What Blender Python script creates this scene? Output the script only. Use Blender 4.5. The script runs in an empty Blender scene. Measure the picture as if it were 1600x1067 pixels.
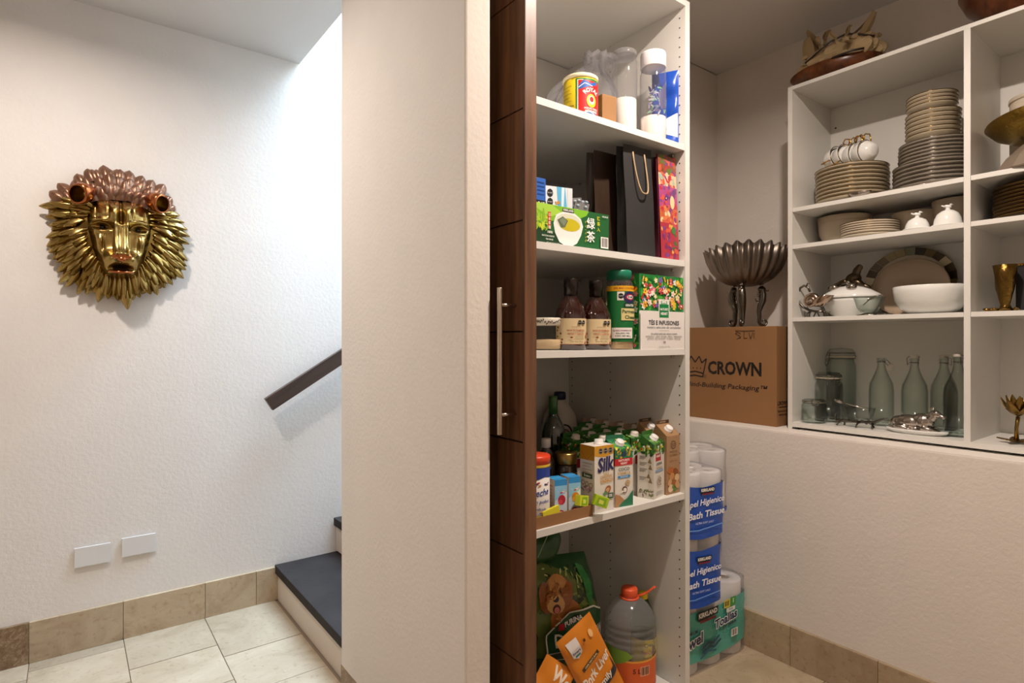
import bpy, bmesh, math, random
from mathutils import Vector, Matrix, Euler
from math import sin, cos, pi, radians
C = bpy.context.scene.collection
SC = bpy.context.scene
rnd = random.Random(7)

# ------------------------------------------------------------------ camera, world, lights
cam_d = bpy.data.cameras.new('camera'); cam = bpy.data.objects.new('camera', cam_d); C.objects.link(cam)
cam.location = (0, 0, 1.25); cam.rotation_euler = (radians(90), 0, radians(52.82 - 90))
cam_d.sensor_width = 36; cam_d.lens = 911 / 1600 * 36; cam_d.shift_y = -0.0009; cam_d.clip_start = .02
SC.camera = cam
w = bpy.data.worlds.new('world'); SC.world = w; w.use_nodes = True
w.node_tree.nodes['Background'].inputs[0].default_value = (.62, .78, 1, 1)
w.node_tree.nodes['Background'].inputs[1].default_value = 1.0
def area(name, loc, size, power, col, rot=(0, 0, 0), shape='DISK', sy=None, spread=180):
    d = bpy.data.lights.new(name, 'AREA'); d.shape = shape; d.size = size
    if sy: d.size_y = sy
    d.energy = power; d.color = col; d.spread = radians(spread)
    o = bpy.data.objects.new(name, d); C.objects.link(o); o.location = loc; o.rotation_euler = rot; return o
area('pantry_downlight', (1.32, .59, 2.59), .07, 30, (1, .85, .74), spread=166)
area('hall_downlight_and_fill', (-.12, 2.05, 2.60), .09, 20, (1, .90, .84), spread=165)
area('hall_downlight_and_fill', (-.75, .3, 2.60), .30, 4.5, (1, .82, .70))  # added soft fill over the hall, no lamp seen there; lifts the shadows
area('hall_downlight_and_fill', (-.35, -1.1, 2.60), .30, 5.5, (1, .82, .70))  # another added fill, unseen behind the camera, brightens the partition wall
area('stair_skylight', (2.2, 2.43, 4.9), 2.4, 450, (.54, .75, 1), shape='RECTANGLE', sy=.95)
SC.view_settings.view_transform = 'Standard'; SC.view_settings.look = 'None'
SC.view_settings.exposure = 0.0; SC.view_settings.gamma = 1; SC.view_settings.use_curve_mapping = False

# ------------------------------------------------------------------ materials
def lin(h):
    h = h.lstrip('#'); v = [int(h[i:i + 2], 16) / 255 for i in (0, 2, 4)]
    return tuple(c / 12.92 if c <= .04045 else ((c + .055) / 1.055) ** 2.4 for c in v) + (1,)
_M = {}
def M(name, col, rough=.5, metal=0, bump=0, scale=40, vary=.0, spec=.5, trans=0, coat=0, detail=4, dist=.002):
    if name in _M: return _M[name]
    m = bpy.data.materials.new(name); m.use_nodes = True; _M[name] = m
    nt = m.node_tree; b = nt.nodes['Principled BSDF']
    c = lin(col) if isinstance(col, str) else tuple(col) + (1,)
    b.inputs['Base Color'].default_value = c; b.inputs['Roughness'].default_value = rough
    b.inputs['Metallic'].default_value = metal; b.inputs['Specular IOR Level'].default_value = spec
    b.inputs['Coat Weight'].default_value = coat
    if trans: b.inputs['Transmission Weight'].default_value = trans
    if bump or vary:
        tc = nt.nodes.new('ShaderNodeTexCoord')
        n = nt.nodes.new('ShaderNodeTexNoise'); n.inputs['Scale'].default_value = scale; n.inputs['Detail'].default_value = detail
        nt.links.new(tc.outputs['Object'], n.inputs['Vector'])
        if bump:
            bp = nt.nodes.new('ShaderNodeBump'); bp.inputs['Strength'].default_value = bump; bp.inputs['Distance'].default_value = dist
            nt.links.new(n.outputs['Fac'], bp.inputs['Height']); nt.links.new(bp.outputs['Normal'], b.inputs['Normal'])
        if vary:
            n2 = nt.nodes.new('ShaderNodeTexNoise'); n2.inputs['Scale'].default_value = scale * .12; n2.inputs['Detail'].default_value = 5
            nt.links.new(tc.outputs['Object'], n2.inputs['Vector'])
            r = nt.nodes.new('ShaderNodeValToRGB'); r.color_ramp.elements[0].position = .3; r.color_ramp.elements[1].position = .7
            r.color_ramp.elements[0].color = tuple(max(0, x * (1 - vary)) for x in c[:3]) + (1,)
            r.color_ramp.elements[1].color = tuple(min(1, x * (1 + vary)) for x in c[:3]) + (1,)
            nt.links.new(n2.outputs['Fac'], r.inputs['Fac']); nt.links.new(r.outputs['Color'], b.inputs['Base Color'])
    return m
def clear(name, col, edge=None, gloss=.1, ior=1.45, body=0.0, rough=.03, blend=.15):
    """thin clear shell: see-through, darker towards its grazing edge, glossy by fresnel, with an optional milky share"""
    if name in _M: return _M[name]
    m = bpy.data.materials.new(name); m.use_nodes = True; _M[name] = m
    nt = m.node_tree; nt.nodes.clear(); N = nt.nodes.new; L = nt.links.new
    out = N('ShaderNodeOutputMaterial'); t = N('ShaderNodeBsdfTransparent'); g = N('ShaderNodeBsdfGlossy')
    g.inputs['Roughness'].default_value = rough
    lw = N('ShaderNodeLayerWeight'); lw.inputs['Blend'].default_value = blend
    mixc = N('ShaderNodeMix'); mixc.data_type = 'RGBA'
    mixc.inputs[6].default_value = lin(col); mixc.inputs[7].default_value = lin(edge or col)
    L(lw.outputs['Facing'], mixc.inputs[0]); L(mixc.outputs[2], t.inputs['Color'])
    lf = N('ShaderNodeLayerWeight'); lf.inputs['Blend'].default_value = .5
    pw = N('ShaderNodeMath'); pw.operation = 'POWER'; pw.inputs[1].default_value = 4.5; L(lf.outputs['Facing'], pw.inputs[0])
    fr = N('ShaderNodeMath'); fr.operation = 'MULTIPLY_ADD'; fr.inputs[1].default_value = .75; fr.inputs[2].default_value = .03; L(pw.outputs[0], fr.inputs[0])
    ms = N('ShaderNodeMixShader'); L(fr.outputs[0], ms.inputs[0]); L(t.outputs[0], ms.inputs[1]); L(g.outputs[0], ms.inputs[2])
    last = ms
    if body:
        df = N('ShaderNodeBsdfDiffuse'); df.inputs[0].default_value = (.8, .8, .82, 1)
        m2 = N('ShaderNodeMixShader'); m2.inputs[0].default_value = body
        L(ms.outputs[0], m2.inputs[1]); L(df.outputs[0], m2.inputs[2]); last = m2
    L(last.outputs[0], out.inputs[0]); return m
def stone(name, a, b, c, scale=6, rough=.45, bump=.25, pits=0):
    if name in _M: return _M[name]
    m = bpy.data.materials.new(name); m.use_nodes = True; _M[name] = m
    nt = m.node_tree; bs = nt.nodes['Principled BSDF']; N = nt.nodes.new; L = nt.links.new
    tc = N('ShaderNodeTexCoord'); oi = N('ShaderNodeObjectInfo')
    ad = N('ShaderNodeVectorMath'); ad.operation = 'ADD'; L(tc.outputs['Object'], ad.inputs[0])
    sc = N('ShaderNodeVectorMath'); sc.operation = 'SCALE'; sc.inputs['Scale'].default_value = 30
    cx = N('ShaderNodeCombineXYZ'); L(oi.outputs['Random'], cx.inputs[0]); L(oi.outputs['Random'], cx.inputs[1]); L(cx.outputs[0], sc.inputs[0]); L(sc.outputs[0], ad.inputs[1])
    n1 = N('ShaderNodeTexNoise'); n1.inputs['Scale'].default_value = scale; n1.inputs['Detail'].default_value = 8; n1.inputs['Roughness'].default_value = .65; n1.inputs['Distortion'].default_value = 1.2
    L(ad.outputs[0], n1.inputs['Vector'])
    r = N('ShaderNodeValToRGB'); e = r.color_ramp.elements; e[0].position = .25; e[1].position = .75
    e[0].color = lin(a); e[1].color = lin(c); e.new(.5).color = lin(b); L(n1.outputs['Fac'], r.inputs['Fac'])
    hs = N('ShaderNodeHueSaturation'); mr = N('ShaderNodeMapRange'); mr.inputs[3].default_value = .86; mr.inputs[4].default_value = 1.1
    L(oi.outputs['Random'], mr.inputs[0]); L(mr.outputs[0], hs.inputs['Value']); L(r.outputs[0], hs.inputs['Color'])
    n2 = N('ShaderNodeTexNoise'); n2.inputs['Scale'].default_value = scale * 9; n2.inputs['Detail'].default_value = 6; L(ad.outputs[0], n2.inputs['Vector'])
    r2 = N('ShaderNodeValToRGB'); r2.color_ramp.elements[0].position = .34; r2.color_ramp.elements[1].position = .42
    r2.color_ramp.elements[0].color = (.62, .5, .4, 1) if not pits else (.3, .22, .15, 1); r2.color_ramp.elements[1].color = (1, 1, 1, 1); L(n2.outputs['Fac'], r2.inputs[0])
    mx = N('ShaderNodeMix'); mx.data_type = 'RGBA'; mx.blend_type = 'MULTIPLY'; mx.inputs[0].default_value = .35 if not pits else .7
    L(hs.outputs[0], mx.inputs[6]); L(r2.outputs[0], mx.inputs[7]); L(mx.outputs[2], bs.inputs['Base Color'])
    bs.inputs['Roughness'].default_value = rough
    bp = N('ShaderNodeBump'); bp.inputs['Strength'].default_value = bump; bp.inputs['Distance'].default_value = .001
    L(n2.outputs['Fac'], bp.inputs['Height']); L(bp.outputs[0], bs.inputs['Normal']); return m
def wood(name, a, b, axis=2, rough=.45, scale=14):
    if name in _M: return _M[name]
    m = bpy.data.materials.new(name); m.use_nodes = True; _M[name] = m
    nt = m.node_tree; bs = nt.nodes['Principled BSDF']; N = nt.nodes.new; L = nt.links.new
    tc = N('ShaderNodeTexCoord'); mp = N('ShaderNodeMapping'); s = [scale * 3.2] * 3; s[axis] = scale * .22
    mp.inputs['Scale'].default_value = s; L(tc.outputs['Object'], mp.inputs[0])
    n = N('ShaderNodeTexNoise'); n.inputs['Scale'].default_value = 1; n.inputs['Detail'].default_value = 7; n.inputs['Distortion'].default_value = .6; L(mp.outputs[0], n.inputs[0])
    r = N('ShaderNodeValToRGB'); r.color_ramp.elements[0].position = .28; r.color_ramp.elements[1].position = .72
    r.color_ramp.elements[0].color = lin(a); r.color_ramp.elements[1].color = lin(b); L(n.outputs['Fac'], r.inputs[0]); L(r.outputs[0], bs.inputs['Base Color'])
    bs.inputs['Roughness'].default_value = rough
    bp = N('ShaderNodeBump'); bp.inputs['Strength'].default_value = .12; bp.inputs['Distance'].default_value = .001; L(n.outputs['Fac'], bp.inputs['Height']); L(bp.outputs[0], bs.inputs['Normal']); return m
PLASTER = M('white_plaster', '#e2dbd3', .85, bump=.3, scale=75, vary=.015, detail=5, dist=.0035)
CEIL = M('ceiling_plaster', '#dcd8d3', .9, bump=.3, scale=60, dist=.002)
LAM = M('white_laminate', '#dcdad4', .38, vary=.01, scale=3)
TRAV = stone('travertine_tile', '#9c8a70', '#b09f86', '#bdae96', 5, .38)
TRAVD = stone('travertine_skirting', '#9d8467', '#b5a083', '#c4b294', 6, .45)
GROUT = M('grout', '#8c7b66', .9)
SLATE = M('black_slate', '#322d2b', .7, spec=.15, bump=.5, scale=40, vary=.25, dist=.002)
WOOD = wood('dark_stained_wood', '#4e3221', '#80593c', 2, .42)
WOODX = wood('walnut_rail', '#2e1f18', '#4a3427', 0, .4)
STEEL = M('brushed_steel', '#c9bcae', .28, 1, vary=.02, scale=200)
SILVER = M('polished_silver', '#b3aba3', .16, 1)
PEWTER = M('dark_pewter', '#857b72', .42, 1, bump=.2, scale=60, vary=.18)
BRASS = M('gold_brass', '#a88e54', .25, 1, vary=.16, scale=50)
COPPER = M('rosy_copper', '#b36b40', .20, 1, vary=.1, scale=50)
GOLD = M('gilt_gold', '#c79a45', .22, 1)
PORC = M('white_porcelain', '#e6e6e2', .12, spec=.6)
CREAM = M('cream_china', '#cfc3ae', .25)
GLASS = clear('clear_glass', '#fcfffd', '#74847c', blend=.09, rough=.08)
PLAST = clear('clear_plastic', '#fbfbfc', '#c9c9cc', body=.035, blend=.12)
FILM = clear('crinkled_film', '#f2f2f4', '#d9d9dc', body=.13, rough=.12, blend=.15)
PAPERW = M('white_paper', '#e9e6e1', .9, bump=.3, scale=120, dist=.001)
KRAFT = M('kraft_cardboard', '#8f6740', .85, vary=.06, scale=30)
BLACKM = M('black_plastic', '#121110', .4)
def P_(h, rough=.42): return M('print_' + h.strip('#') + ('' if rough == .42 else '_r'), h, rough)

# ------------------------------------------------------------------ mesh building
class MB:
    """collects shapes into one mesh"""
    def __init__(s): s.bm = bmesh.new(); s.mats = []
    def mi(s, m):
        if m is None: return 0
        if m not in s.mats: s.mats.append(m)
        return s.mats.index(m)
    def fin(s, verts, faces, m, T=None, smooth=False):
        vs = [s.bm.verts.new(T @ Vector(v) if T else v) for v in verts]
        k = s.mi(m)
        for f in faces:
            try:
                g = s.bm.faces.new([vs[i] for i in f]); g.material_index = k; g.smooth = smooth
            except ValueError: pass
        return s
    def box(s, a, b, m=None, T=None, bev=0):
        x0, y0, z0 = a; x1, y1, z1 = b
        v = [(x0, y0, z0), (x1, y0, z0), (x1, y1, z0), (x0, y1, z0), (x0, y0, z1), (x1, y0, z1), (x1, y1, z1), (x0, y1, z1)]
        f = [(0, 3, 2, 1), (4, 5, 6, 7), (0, 1, 5, 4), (1, 2, 6, 5), (2, 3, 7, 6), (3, 0, 4, 7)]
        if not bev: return s.fin(v, f, m, T)
        t = bmesh.new(); vs = [t.verts.new(q) for q in v]
        for q in f: t.faces.new([vs[i] for i in q])
        bmesh.ops.bevel(t, geom=t.edges[:], offset=bev, segments=2, profile=.7, affect='EDGES')
        t.verts.index_update()
        s.fin([q.co.copy() for q in t.verts], [[q.index for q in g.verts] for g in t.faces], m, T); t.free(); return s
    def lathe(s, prof, m=None, n=28, T=None, mod=None, cap=True, smooth=True, arc=2 * pi):
        """prof: [(r, z)]; mod(r, z, a) -> (r, z)"""
        vs, fs = [], []
        for r, z in prof:
            for i in range(n):
                a = arc * i / n; rr, zz = mod(r, z, a) if mod else (r, z)
                vs.append((rr * cos(a), rr * sin(a), zz))
        for j in range(len(prof) - 1):
            for i in range(n):
                i2 = (i + 1) % n
                fs.append((j * n + i, j * n + i2, (j + 1) * n + i2, (j + 1) * n + i))
        if cap:
            if prof[0][0] > 1e-5: fs.append(tuple(range(n))[::-1])
            if prof[-1][0] > 1e-5: fs.append(tuple((len(prof) - 1) * n + i for i in range(n)))
        return s.fin(vs, fs, m, T, smooth)
    def tube(s, pts, r, m=None, n=8, T=None, closed=False, flat=1.0, smooth=True):
        pts = [Vector(p) for p in pts]; k = len(pts); vs, fs = [], []
        up = Vector((0, 0, 1)); last = None
        for i, p in enumerate(pts):
            if closed: d = pts[(i + 1) % k] - pts[i - 1]
            else: d = pts[min(i + 1, k - 1)] - pts[max(i - 1, 0)]
            d.normalize()
            if last is None:
                a = d.cross(up)
                if a.length < .1: a = d.cross(Vector((1, 0, 0)))
            else: a = last - d * last.dot(d)
            a.normalize(); last = a.copy(); b = d.cross(a)
            rr = r[i] if isinstance(r, (list, tuple)) else r
            for j in range(n):
                t = 2 * pi * j / n; vs.append(p + a * rr * cos(t) + b * rr * flat * sin(t))
        for i in range(k if closed else k - 1):
            i2 = (i + 1) % k
            for j in range(n):
                j2 = (j + 1) % n; fs.append((i * n + j, i * n + j2, i2 * n + j2, i2 * n + j))
        if not closed: fs += [tuple(range(n))[::-1], tuple((k - 1) * n + j for j in range(n))]
        return s.fin(vs, fs, m, T, smooth)
    def prism(s, poly, z0, z1, m=None, T=None):
        n = len(poly); v = [(x, y, z0) for x, y in poly] + [(x, y, z1) for x, y in poly]
        f = [tuple(range(n))[::-1], tuple(range(n, 2 * n))] + [(i, (i + 1) % n, n + (i + 1) % n, n + i) for i in range(n)]
        return s.fin(v, f, m, T)
    def grid(s, fn, nu, nv, m=None, T=None, wrapu=False, smooth=True):
        vs = [fn(i / (nu if wrapu else nu), j / nv) for j in range(nv + 1) for i in range(nu + (0 if wrapu else 1))]
        w_ = nu + (0 if wrapu else 1); fs = []
        for j in range(nv):
            for i in range(nu):
                i2 = (i + 1) % w_ if wrapu else i + 1
                fs.append((j * w_ + i, j * w_ + i2, (j + 1) * w_ + i2, (j + 1) * w_ + i))
        return s.fin(vs, fs, m, T, smooth)
    def ell(s, c, r, m=None, rot=(0, 0, 0), nu=16, nv=10, T=None):
        R = Matrix.Translation(c) @ Euler(rot).to_matrix().to_4x4() @ Matrix.Diagonal((r[0], r[1], r[2], 1))
        if T: R = T @ R
        return s.lathe([(sin(pi * j / nv), -cos(pi * j / nv)) if 0 < j < nv else (0.0001, -1 if j == 0 else 1) for j in range(nv + 1)], m, nu, R, cap=False)
    def build(s, name, m=None, parent=None, loc=None, rot=None, weld=False):
        bmesh.ops.remove_doubles(s.bm, verts=s.bm.verts[:], dist=1e-6)
        bmesh.ops.recalc_face_normals(s.bm, faces=s.bm.faces[:])
        me = bpy.data.meshes.new(name); s.bm.to_mesh(me); s.bm.free()
        for q in (s.mats or [m]):
            if q: me.materials.append(q)
        o = bpy.data.objects.new(name, me); C.objects.link(o)
        if parent: o.parent = parent
        if loc: o.location = loc
        if rot: o.rotation_euler = rot
        return o
def tag(o, label=None, cat=None, group=None, kind=None):
    if label: o['label'] = label
    if cat: o['category'] = cat
    if group: o['group'] = group
    if kind: o['kind'] = kind
    return o
def thing(name, label, cat, loc=(0, 0, 0), rz=0, group=None, rot=None):
    o = bpy.data.objects.new(name, None); C.objects.link(o); o.location = loc
    o.rotation_euler = rot or (0, 0, radians(rz)); o.empty_display_size = .02
    return tag(o, label, cat, group)
def copy_tree(o, parent=None):
    c = o.copy(); C.objects.link(c); c.parent = parent
    for ch in list(o.children): copy_tree(ch, c)
    return c
def dup(root, label, loc=None, rz=None):
    c = copy_tree(root); c['label'] = label
    if loc: c.location = loc
    if rz is not None: c.rotation_euler = (0, 0, radians(rz))
    return c
def remesh(o, vox=.004, smooth=6):
    q = o.modifiers.new('remesh', 'REMESH'); q.mode = 'VOXEL'; q.voxel_size = vox; q.use_smooth_shade = True
    k = o.modifiers.new('smooth', 'SMOOTH'); k.iterations = smooth; k.factor = .5
    return o

# flat print laid on surfaces
_T = {}
def text_mesh(s, bold=0, align='CENTER'):
    k = (s, bold, align)
    if k not in _T:
        cu = bpy.data.curves.new('t', 'FONT'); cu.body = s; cu.align_x = align; cu.align_y = 'CENTER'; cu.size = 1; cu.resolution_u = 2; cu.offset = bold
        o = bpy.data.objects.new('t', cu); me = bpy.data.meshes.new_from_object(o)
        _T[k] = ([tuple(v.co) for v in me.vertices], [tuple(p.vertices) for p in me.polygons])
        bpy.data.objects.remove(o); bpy.data.curves.remove(cu); bpy.data.meshes.remove(me)
    return _T[k]
class Art:
    """2D printed artwork in metres (u to the right, v up) mapped on a surface by fn(u, v, h)"""
    def __init__(s, fn, fine=0, st=.00012): s.fn = fn; s.st = st; s.bm = bmesh.new(); s.mats = []; s.h = .0003; s.fine = fine
    def add(s, verts, faces, col):
        m = P_(col) if isinstance(col, str) else col
        if m not in s.mats: s.mats.append(m)
        k = s.mats.index(m); s.h += s.st
        vs = [s.bm.verts.new((x, y, s.h)) for x, y in verts]
        for f in faces:
            try: s.bm.faces.new([vs[i] for i in f]).material_index = k
            except ValueError: pass
        return s
    def rect(s, u0, v0, u1, v1, col): return s.add([(u0, v0), (u1, v0), (u1, v1), (u0, v1)], [(0, 1, 2, 3)], col)
    def poly(s, pts, col): return s.add(pts, [tuple(range(len(pts)))], col)
    def oval(s, u, v, ru, rv, col, rot=0, n=14):
        c, d = cos(rot), sin(rot); p = []
        for i in range(n):
            a = 2 * pi * i / n; x, y = ru * cos(a), rv * sin(a); p.append((u + x * c - y * d, v + x * d + y * c))
        return s.poly(p, col)
    def ring(s, u, v, r, t, col, n=20):
        p = [(u + q * cos(2 * pi * i / n), v + q * sin(2 * pi * i / n)) for q in (r, r - t) for i in range(n)]
        return s.add(p, [(i, (i + 1) % n, n + (i + 1) % n, n + i) for i in range(n)], col)
    def line(s, pts, w_, col):
        for (a, b), (c, d) in zip(pts, pts[1:]):
            L = math.hypot(c - a, d - b) or 1; nx, ny = -(d - b) / L * w_ / 2, (c - a) / L * w_ / 2
            s.add([(a - nx, b - ny), (c - nx, d - ny), (c + nx, d + ny), (a + nx, b + ny)], [(0, 1, 2, 3)], col); s.h -= s.st
        s.h += s.st; return s
    def text(s, t, u, v, size, col, bold=.0, rot=0, sx=1, shear=0, align='CENTER', width=None):
        vs, fs = text_mesh(t, bold, align)
        if not vs: return s
        if width:
            xs = [p[0] for p in vs]; sx = width / ((max(xs) - min(xs)) * size)
        c, d = cos(rot), sin(rot); o = []
        for x, y, _ in vs:
            X = (x * sx + y * shear) * size; Y = y * size; o.append((u + X * c - Y * d, v + X * d + Y * c))
        return s.add(o, fs, col)
    def bars(s, u, v, w_, h_, col='#201c1a', bg='#f0ede6', n=9):
        s.rect(u - w_ * .1, v - h_ * .15, u + w_ * 1.1, v + h_ * 1.1, bg); r = random.Random(3); x = u
        for i in range(n):
            ww = w_ / n; q = ww * r.choice((.35, .5, .7)); s.rect(x, v, x + q, v + h_, col); s.h -= s.st; x += ww
        s.h += s.st; return s
    def leaves(s, u0, v0, u1, v1, n, cols, size, seed=1, aspect=.4):
        r = random.Random(seed)
        for i in range(n):
            q = size * r.uniform(.6, 1.2)
            s.oval(r.uniform(u0, u1), r.uniform(v0, v1), q, q * aspect, r.choice(cols), r.uniform(0, pi), 7); s.h -= s.st * .95
        return s
    def build(s, parent, name='printed_label'):
        if s.fine:
            bmesh.ops.triangulate(s.bm, faces=s.bm.faces[:])
            for _ in range(5):
                e = [q for q in s.bm.edges if q.calc_length() > s.fine]
                if not e: break
                bmesh.ops.subdivide_edges(s.bm, edges=e, cuts=1)
                bmesh.ops.triangulate(s.bm, faces=[f for f in s.bm.faces if len(f.verts) > 3])
        for v in s.bm.verts: v.co = Vector(s.fn(*v.co))
        me = bpy.data.meshes.new(name); s.bm.to_mesh(me); s.bm.free()
        for q in s.mats: me.materials.append(q)
        o = bpy.data.objects.new(name, me); C.objects.link(o); o.parent = parent; return o
def flat(O, U, V):
    O, U, V = Vector(O), Vector(U).normalized(), Vector(V).normalized(); N = U.cross(V)
    return lambda u, v, h: O + U * u + V * v + N * h
def front(w_, d): return flat((-w_ / 2, -d / 2, 0), (1, 0, 0), (0, 0, 1))
def leftf(w_, d): return flat((-w_ / 2, d / 2, 0), (0, -1, 0), (0, 0, 1))
def topf(w_, d, h): return flat((-w_ / 2, -d / 2, h), (1, 0, 0), (0, 1, 0))
def cyl(r, a0=0):
    """u = arc length, 0 at the local -Y side, v = z"""
    def fn(u, v, h):
        rr = (r(v) if callable(r) else r); a = -pi / 2 + a0 + u / rr; return Vector(((rr + h) * cos(a), (rr + h) * sin(a), v))
    return fn
# ------------------------------------------------------------------ the setting
def wall(name, boxes, m=PLASTER, bev=.004):
    b = MB()
    for q in boxes: b.box(q[0], q[1], m, bev=bev)
    return tag(b.build(name), kind='structure')
wall('wall_back', [((-1.72, 2.94, 0), (4.6, 3.1, 5.1))], bev=0)
wall('wall_left', [((-1.72, -1.92, 0), (-1.6, 2.94, 2.62))], bev=0)
wall('wall_front', [((-1.6, -1.92, 0), (2.8, -1.8, 2.62))], bev=0)
b = MB(); b.prism([(.735, 1.148), (.806, 1.148), (.806, 1.757), (4.6, 1.757), (4.6, 1.93), (.735, 1.93)], 0, 2.62, PLASTER)
o = b.build('wall_middle'); q = o.modifiers.new('b', 'BEVEL'); q.width = .005; q.segments = 2; q.limit_method = 'ANGLE'; tag(o, kind='structure')
wall('wall_stairwell_side', [((.907, 1.757, 2.62), (4.6, 1.93, 5.1))], bev=0)
wall('wall_stairwell_end', [((4.6, 1.757, 0), (4.72, 3.1, 5.1))], bev=0)
wall('wall_stairwell_near', [((.80, 1.757, 2.80), (.907, 2.94, 5.1))], bev=0)
wall('wall_opening', [((.735, -1.8, 0), (.806, -.35, 2.62)), ((.735, -.35, 2.38), (.806, 1.148, 2.62))], bev=0)
wall('wall_right', [((2.66, -1.0, .895), (2.8, 1.757, 2.62))], bev=0)
wall('wall_right_lower', [((2.22, -1.0, 0), (2.8, 1.757, .895))], bev=.008)
wall('wall_pantry_front', [((.806, -1.1, 0), (2.8, -1.0, 2.62))], bev=0)
b = MB(); b.prism([(-1.72, -1.92), (2.8, -1.92), (2.8, 1.93), (.907, 1.93), (.907, 3.0), (-1.72, 3.0)], 2.62, 2.80, CEIL)
tag(b.build('ceiling'), kind='structure')
# floor: grout bed with each tile its own piece
b = MB(); b.box((-1.7, -1.9, -.05), (4.6, 3.0, -.004), GROUT)
floor = tag(b.build('floor'), kind='structure')
def tile_piece(x0, y0, x1, y1, parent, m, name='tile'):
    g = .0016; t = MB(); t.box((-(x1 - x0) / 2 + g, -(y1 - y0) / 2 + g, -.012), ((x1 - x0) / 2 - g, (y1 - y0) / 2 - g, 0), m, bev=.0012)
    return t.build(name, parent=parent, loc=((x0 + x1) / 2, (y0 + y1) / 2, rnd.uniform(-.0004, .0004)))
cols = {-.126: 2.853, .179: 2.64, .484: 2.525}
x = -.126 - .305 * 5
k = 0
while x < .70:
    y0 = cols.get(round(x, 3), 2.94 - .305 * ((k * .37) % 1)); y = y0
    xa, xb = x, min(x + .305, .793 if True else 0)
    tile_piece(xa, y0, xb, 2.94, floor, TRAV)
    while y > (1.93 if x > .4 else -1.7):
        yn = max(y - .305, -1.8); tile_piece(xa, yn, min(xb, .735 if yn < 1.9 else xb), y, floor, TRAV); y = yn
    x += .305; k += 1
for i in range(4):      # the last narrow strip before the riser
    pass
x = .806
for xw in (.2, .61, .6):
    y = 1.62
    tile_piece(x, y, x + xw, 1.757, floor, TRAV)
    while y > -.95:
        tile_piece(x, max(y - .61, -1), x + xw, y, floor, TRAV); y -= .61
    x += xw
# stone skirting
def skirt(name, axis, start, stops, fixed, t, h, m, seams=None):
    p = tag(MB().box((0, 0, 0), (.001, .001, .001), m).build(name), kind='structure'); p.location = (start, fixed, 0) if axis == 0 else (fixed, start, 0)
    prev = 0
    for i, s_ in enumerate(stops):
        a, bb = prev, s_ - start; g = .0008; q = MB()
        w0, w1 = (a, bb) if a < bb else (bb, a)
        lo, hi = (w0 + g, 0, 0), (w1 - g, t, h)
        if axis == 1: lo, hi = (0, w0 + g, 0), (t, w1 - g, h)
        c = [(lo[j] + hi[j]) / 2 for j in range(3)]
        q.box([lo[j] - c[j] for j in range(3)], [hi[j] - c[j] for j in range(3)], (seams or {}).get(i, m), bev=.0015).build('skirting_stone', parent=p, loc=c); prev = bb
    return p
PIT = stone('pitted_travertine', '#6d5236', '#8d7355', '#b9a488', 40, .55, .5, 1)
skirt('baseboard_back', 0, -1.6, [-1.346, -1.041, -.736, -.431, -.126, .178, .486, .702, .80], 2.925, .016, .158, TRAVD, {4: PIT})
skirt('baseboard_right', 1, -1.0, [-.7, -.39, -.085, .22, .525, .835, 1.14, 1.445, 1.757], 2.206, .016, .150, TRAVD)
skirt('baseboard_middle', 1, 1.148, [1.45, 1.755, 1.93], .7335, .004, .150, TRAVD, {2: PIT, 1: PIT})
# stairs
st = thing('staircase', 'staircase of black slate treads on white plastered risers behind the partition wall', 'staircase', (.80, 1.93, 0))
RISER = M('riser_plaster', '#cfc2b3', .8, bump=.4, scale=60)
for i in range(12):
    b = MB(); b.box((0, .002, 0), (.3, 1.006, .128 if i == 0 else .135), RISER); b.build('riser', parent=st, loc=(.29 * i, 0, .175 * i if i else 0))
    b = MB(); b.box((-.012, .002, -.022), (.315, 1.006, .018), SLATE, bev=.005); b.build('tread', parent=st, loc=(.29 * i, 0, .150 + .175 * i))
# handrail
rl = thing('handrail', 'dark walnut flat handrail rising along the stair wall', 'handrail', (.7255, 2.872, .978), rot=(0, -math.atan2(.226, .364), 0))
b = MB(); b.box((0, -.016, -.066), (3.2, .016, 0), WOODX, bev=.003); b.build('rail', parent=rl)
for x in (.55, 1.6, 2.7):
    b = MB(); b.tube([(x, .0, -.066), (x, 0, -.10), (x, .035, -.115), (x, .068, -.115)], .007, STEEL); b.lathe([(.025, 0), (.025, .004)], STEEL, 16, Matrix.Translation((x, .068, -.115)) @ Matrix.Rotation(pi / 2, 4, 'X'))
    b.build('bracket', parent=rl)
# blank wall plates
for (x0, x1, z, lb) in ((.014, .135, .334, 'white blank wall plate nearer the pitted skirting stone'), (.173, .295, .342, 'white blank wall plate nearer the staircase')):
    t = thing('outlet_cover', lb, 'wall plate', ((x0 + x1) / 2, 2.94, z), group='blank wall plates above the skirting')
    PL = M('plate_plastic', '#dad7d3', .35)
    MB().box((-.0605, -.011, 0), (.0605, -.003, .079), PL, bev=.0015).build('cover', parent=t)
    MB().box((-.055, -.003, .005), (.055, 0.001, .074), P_('#9a958f')).build('backing', parent=t)

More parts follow.
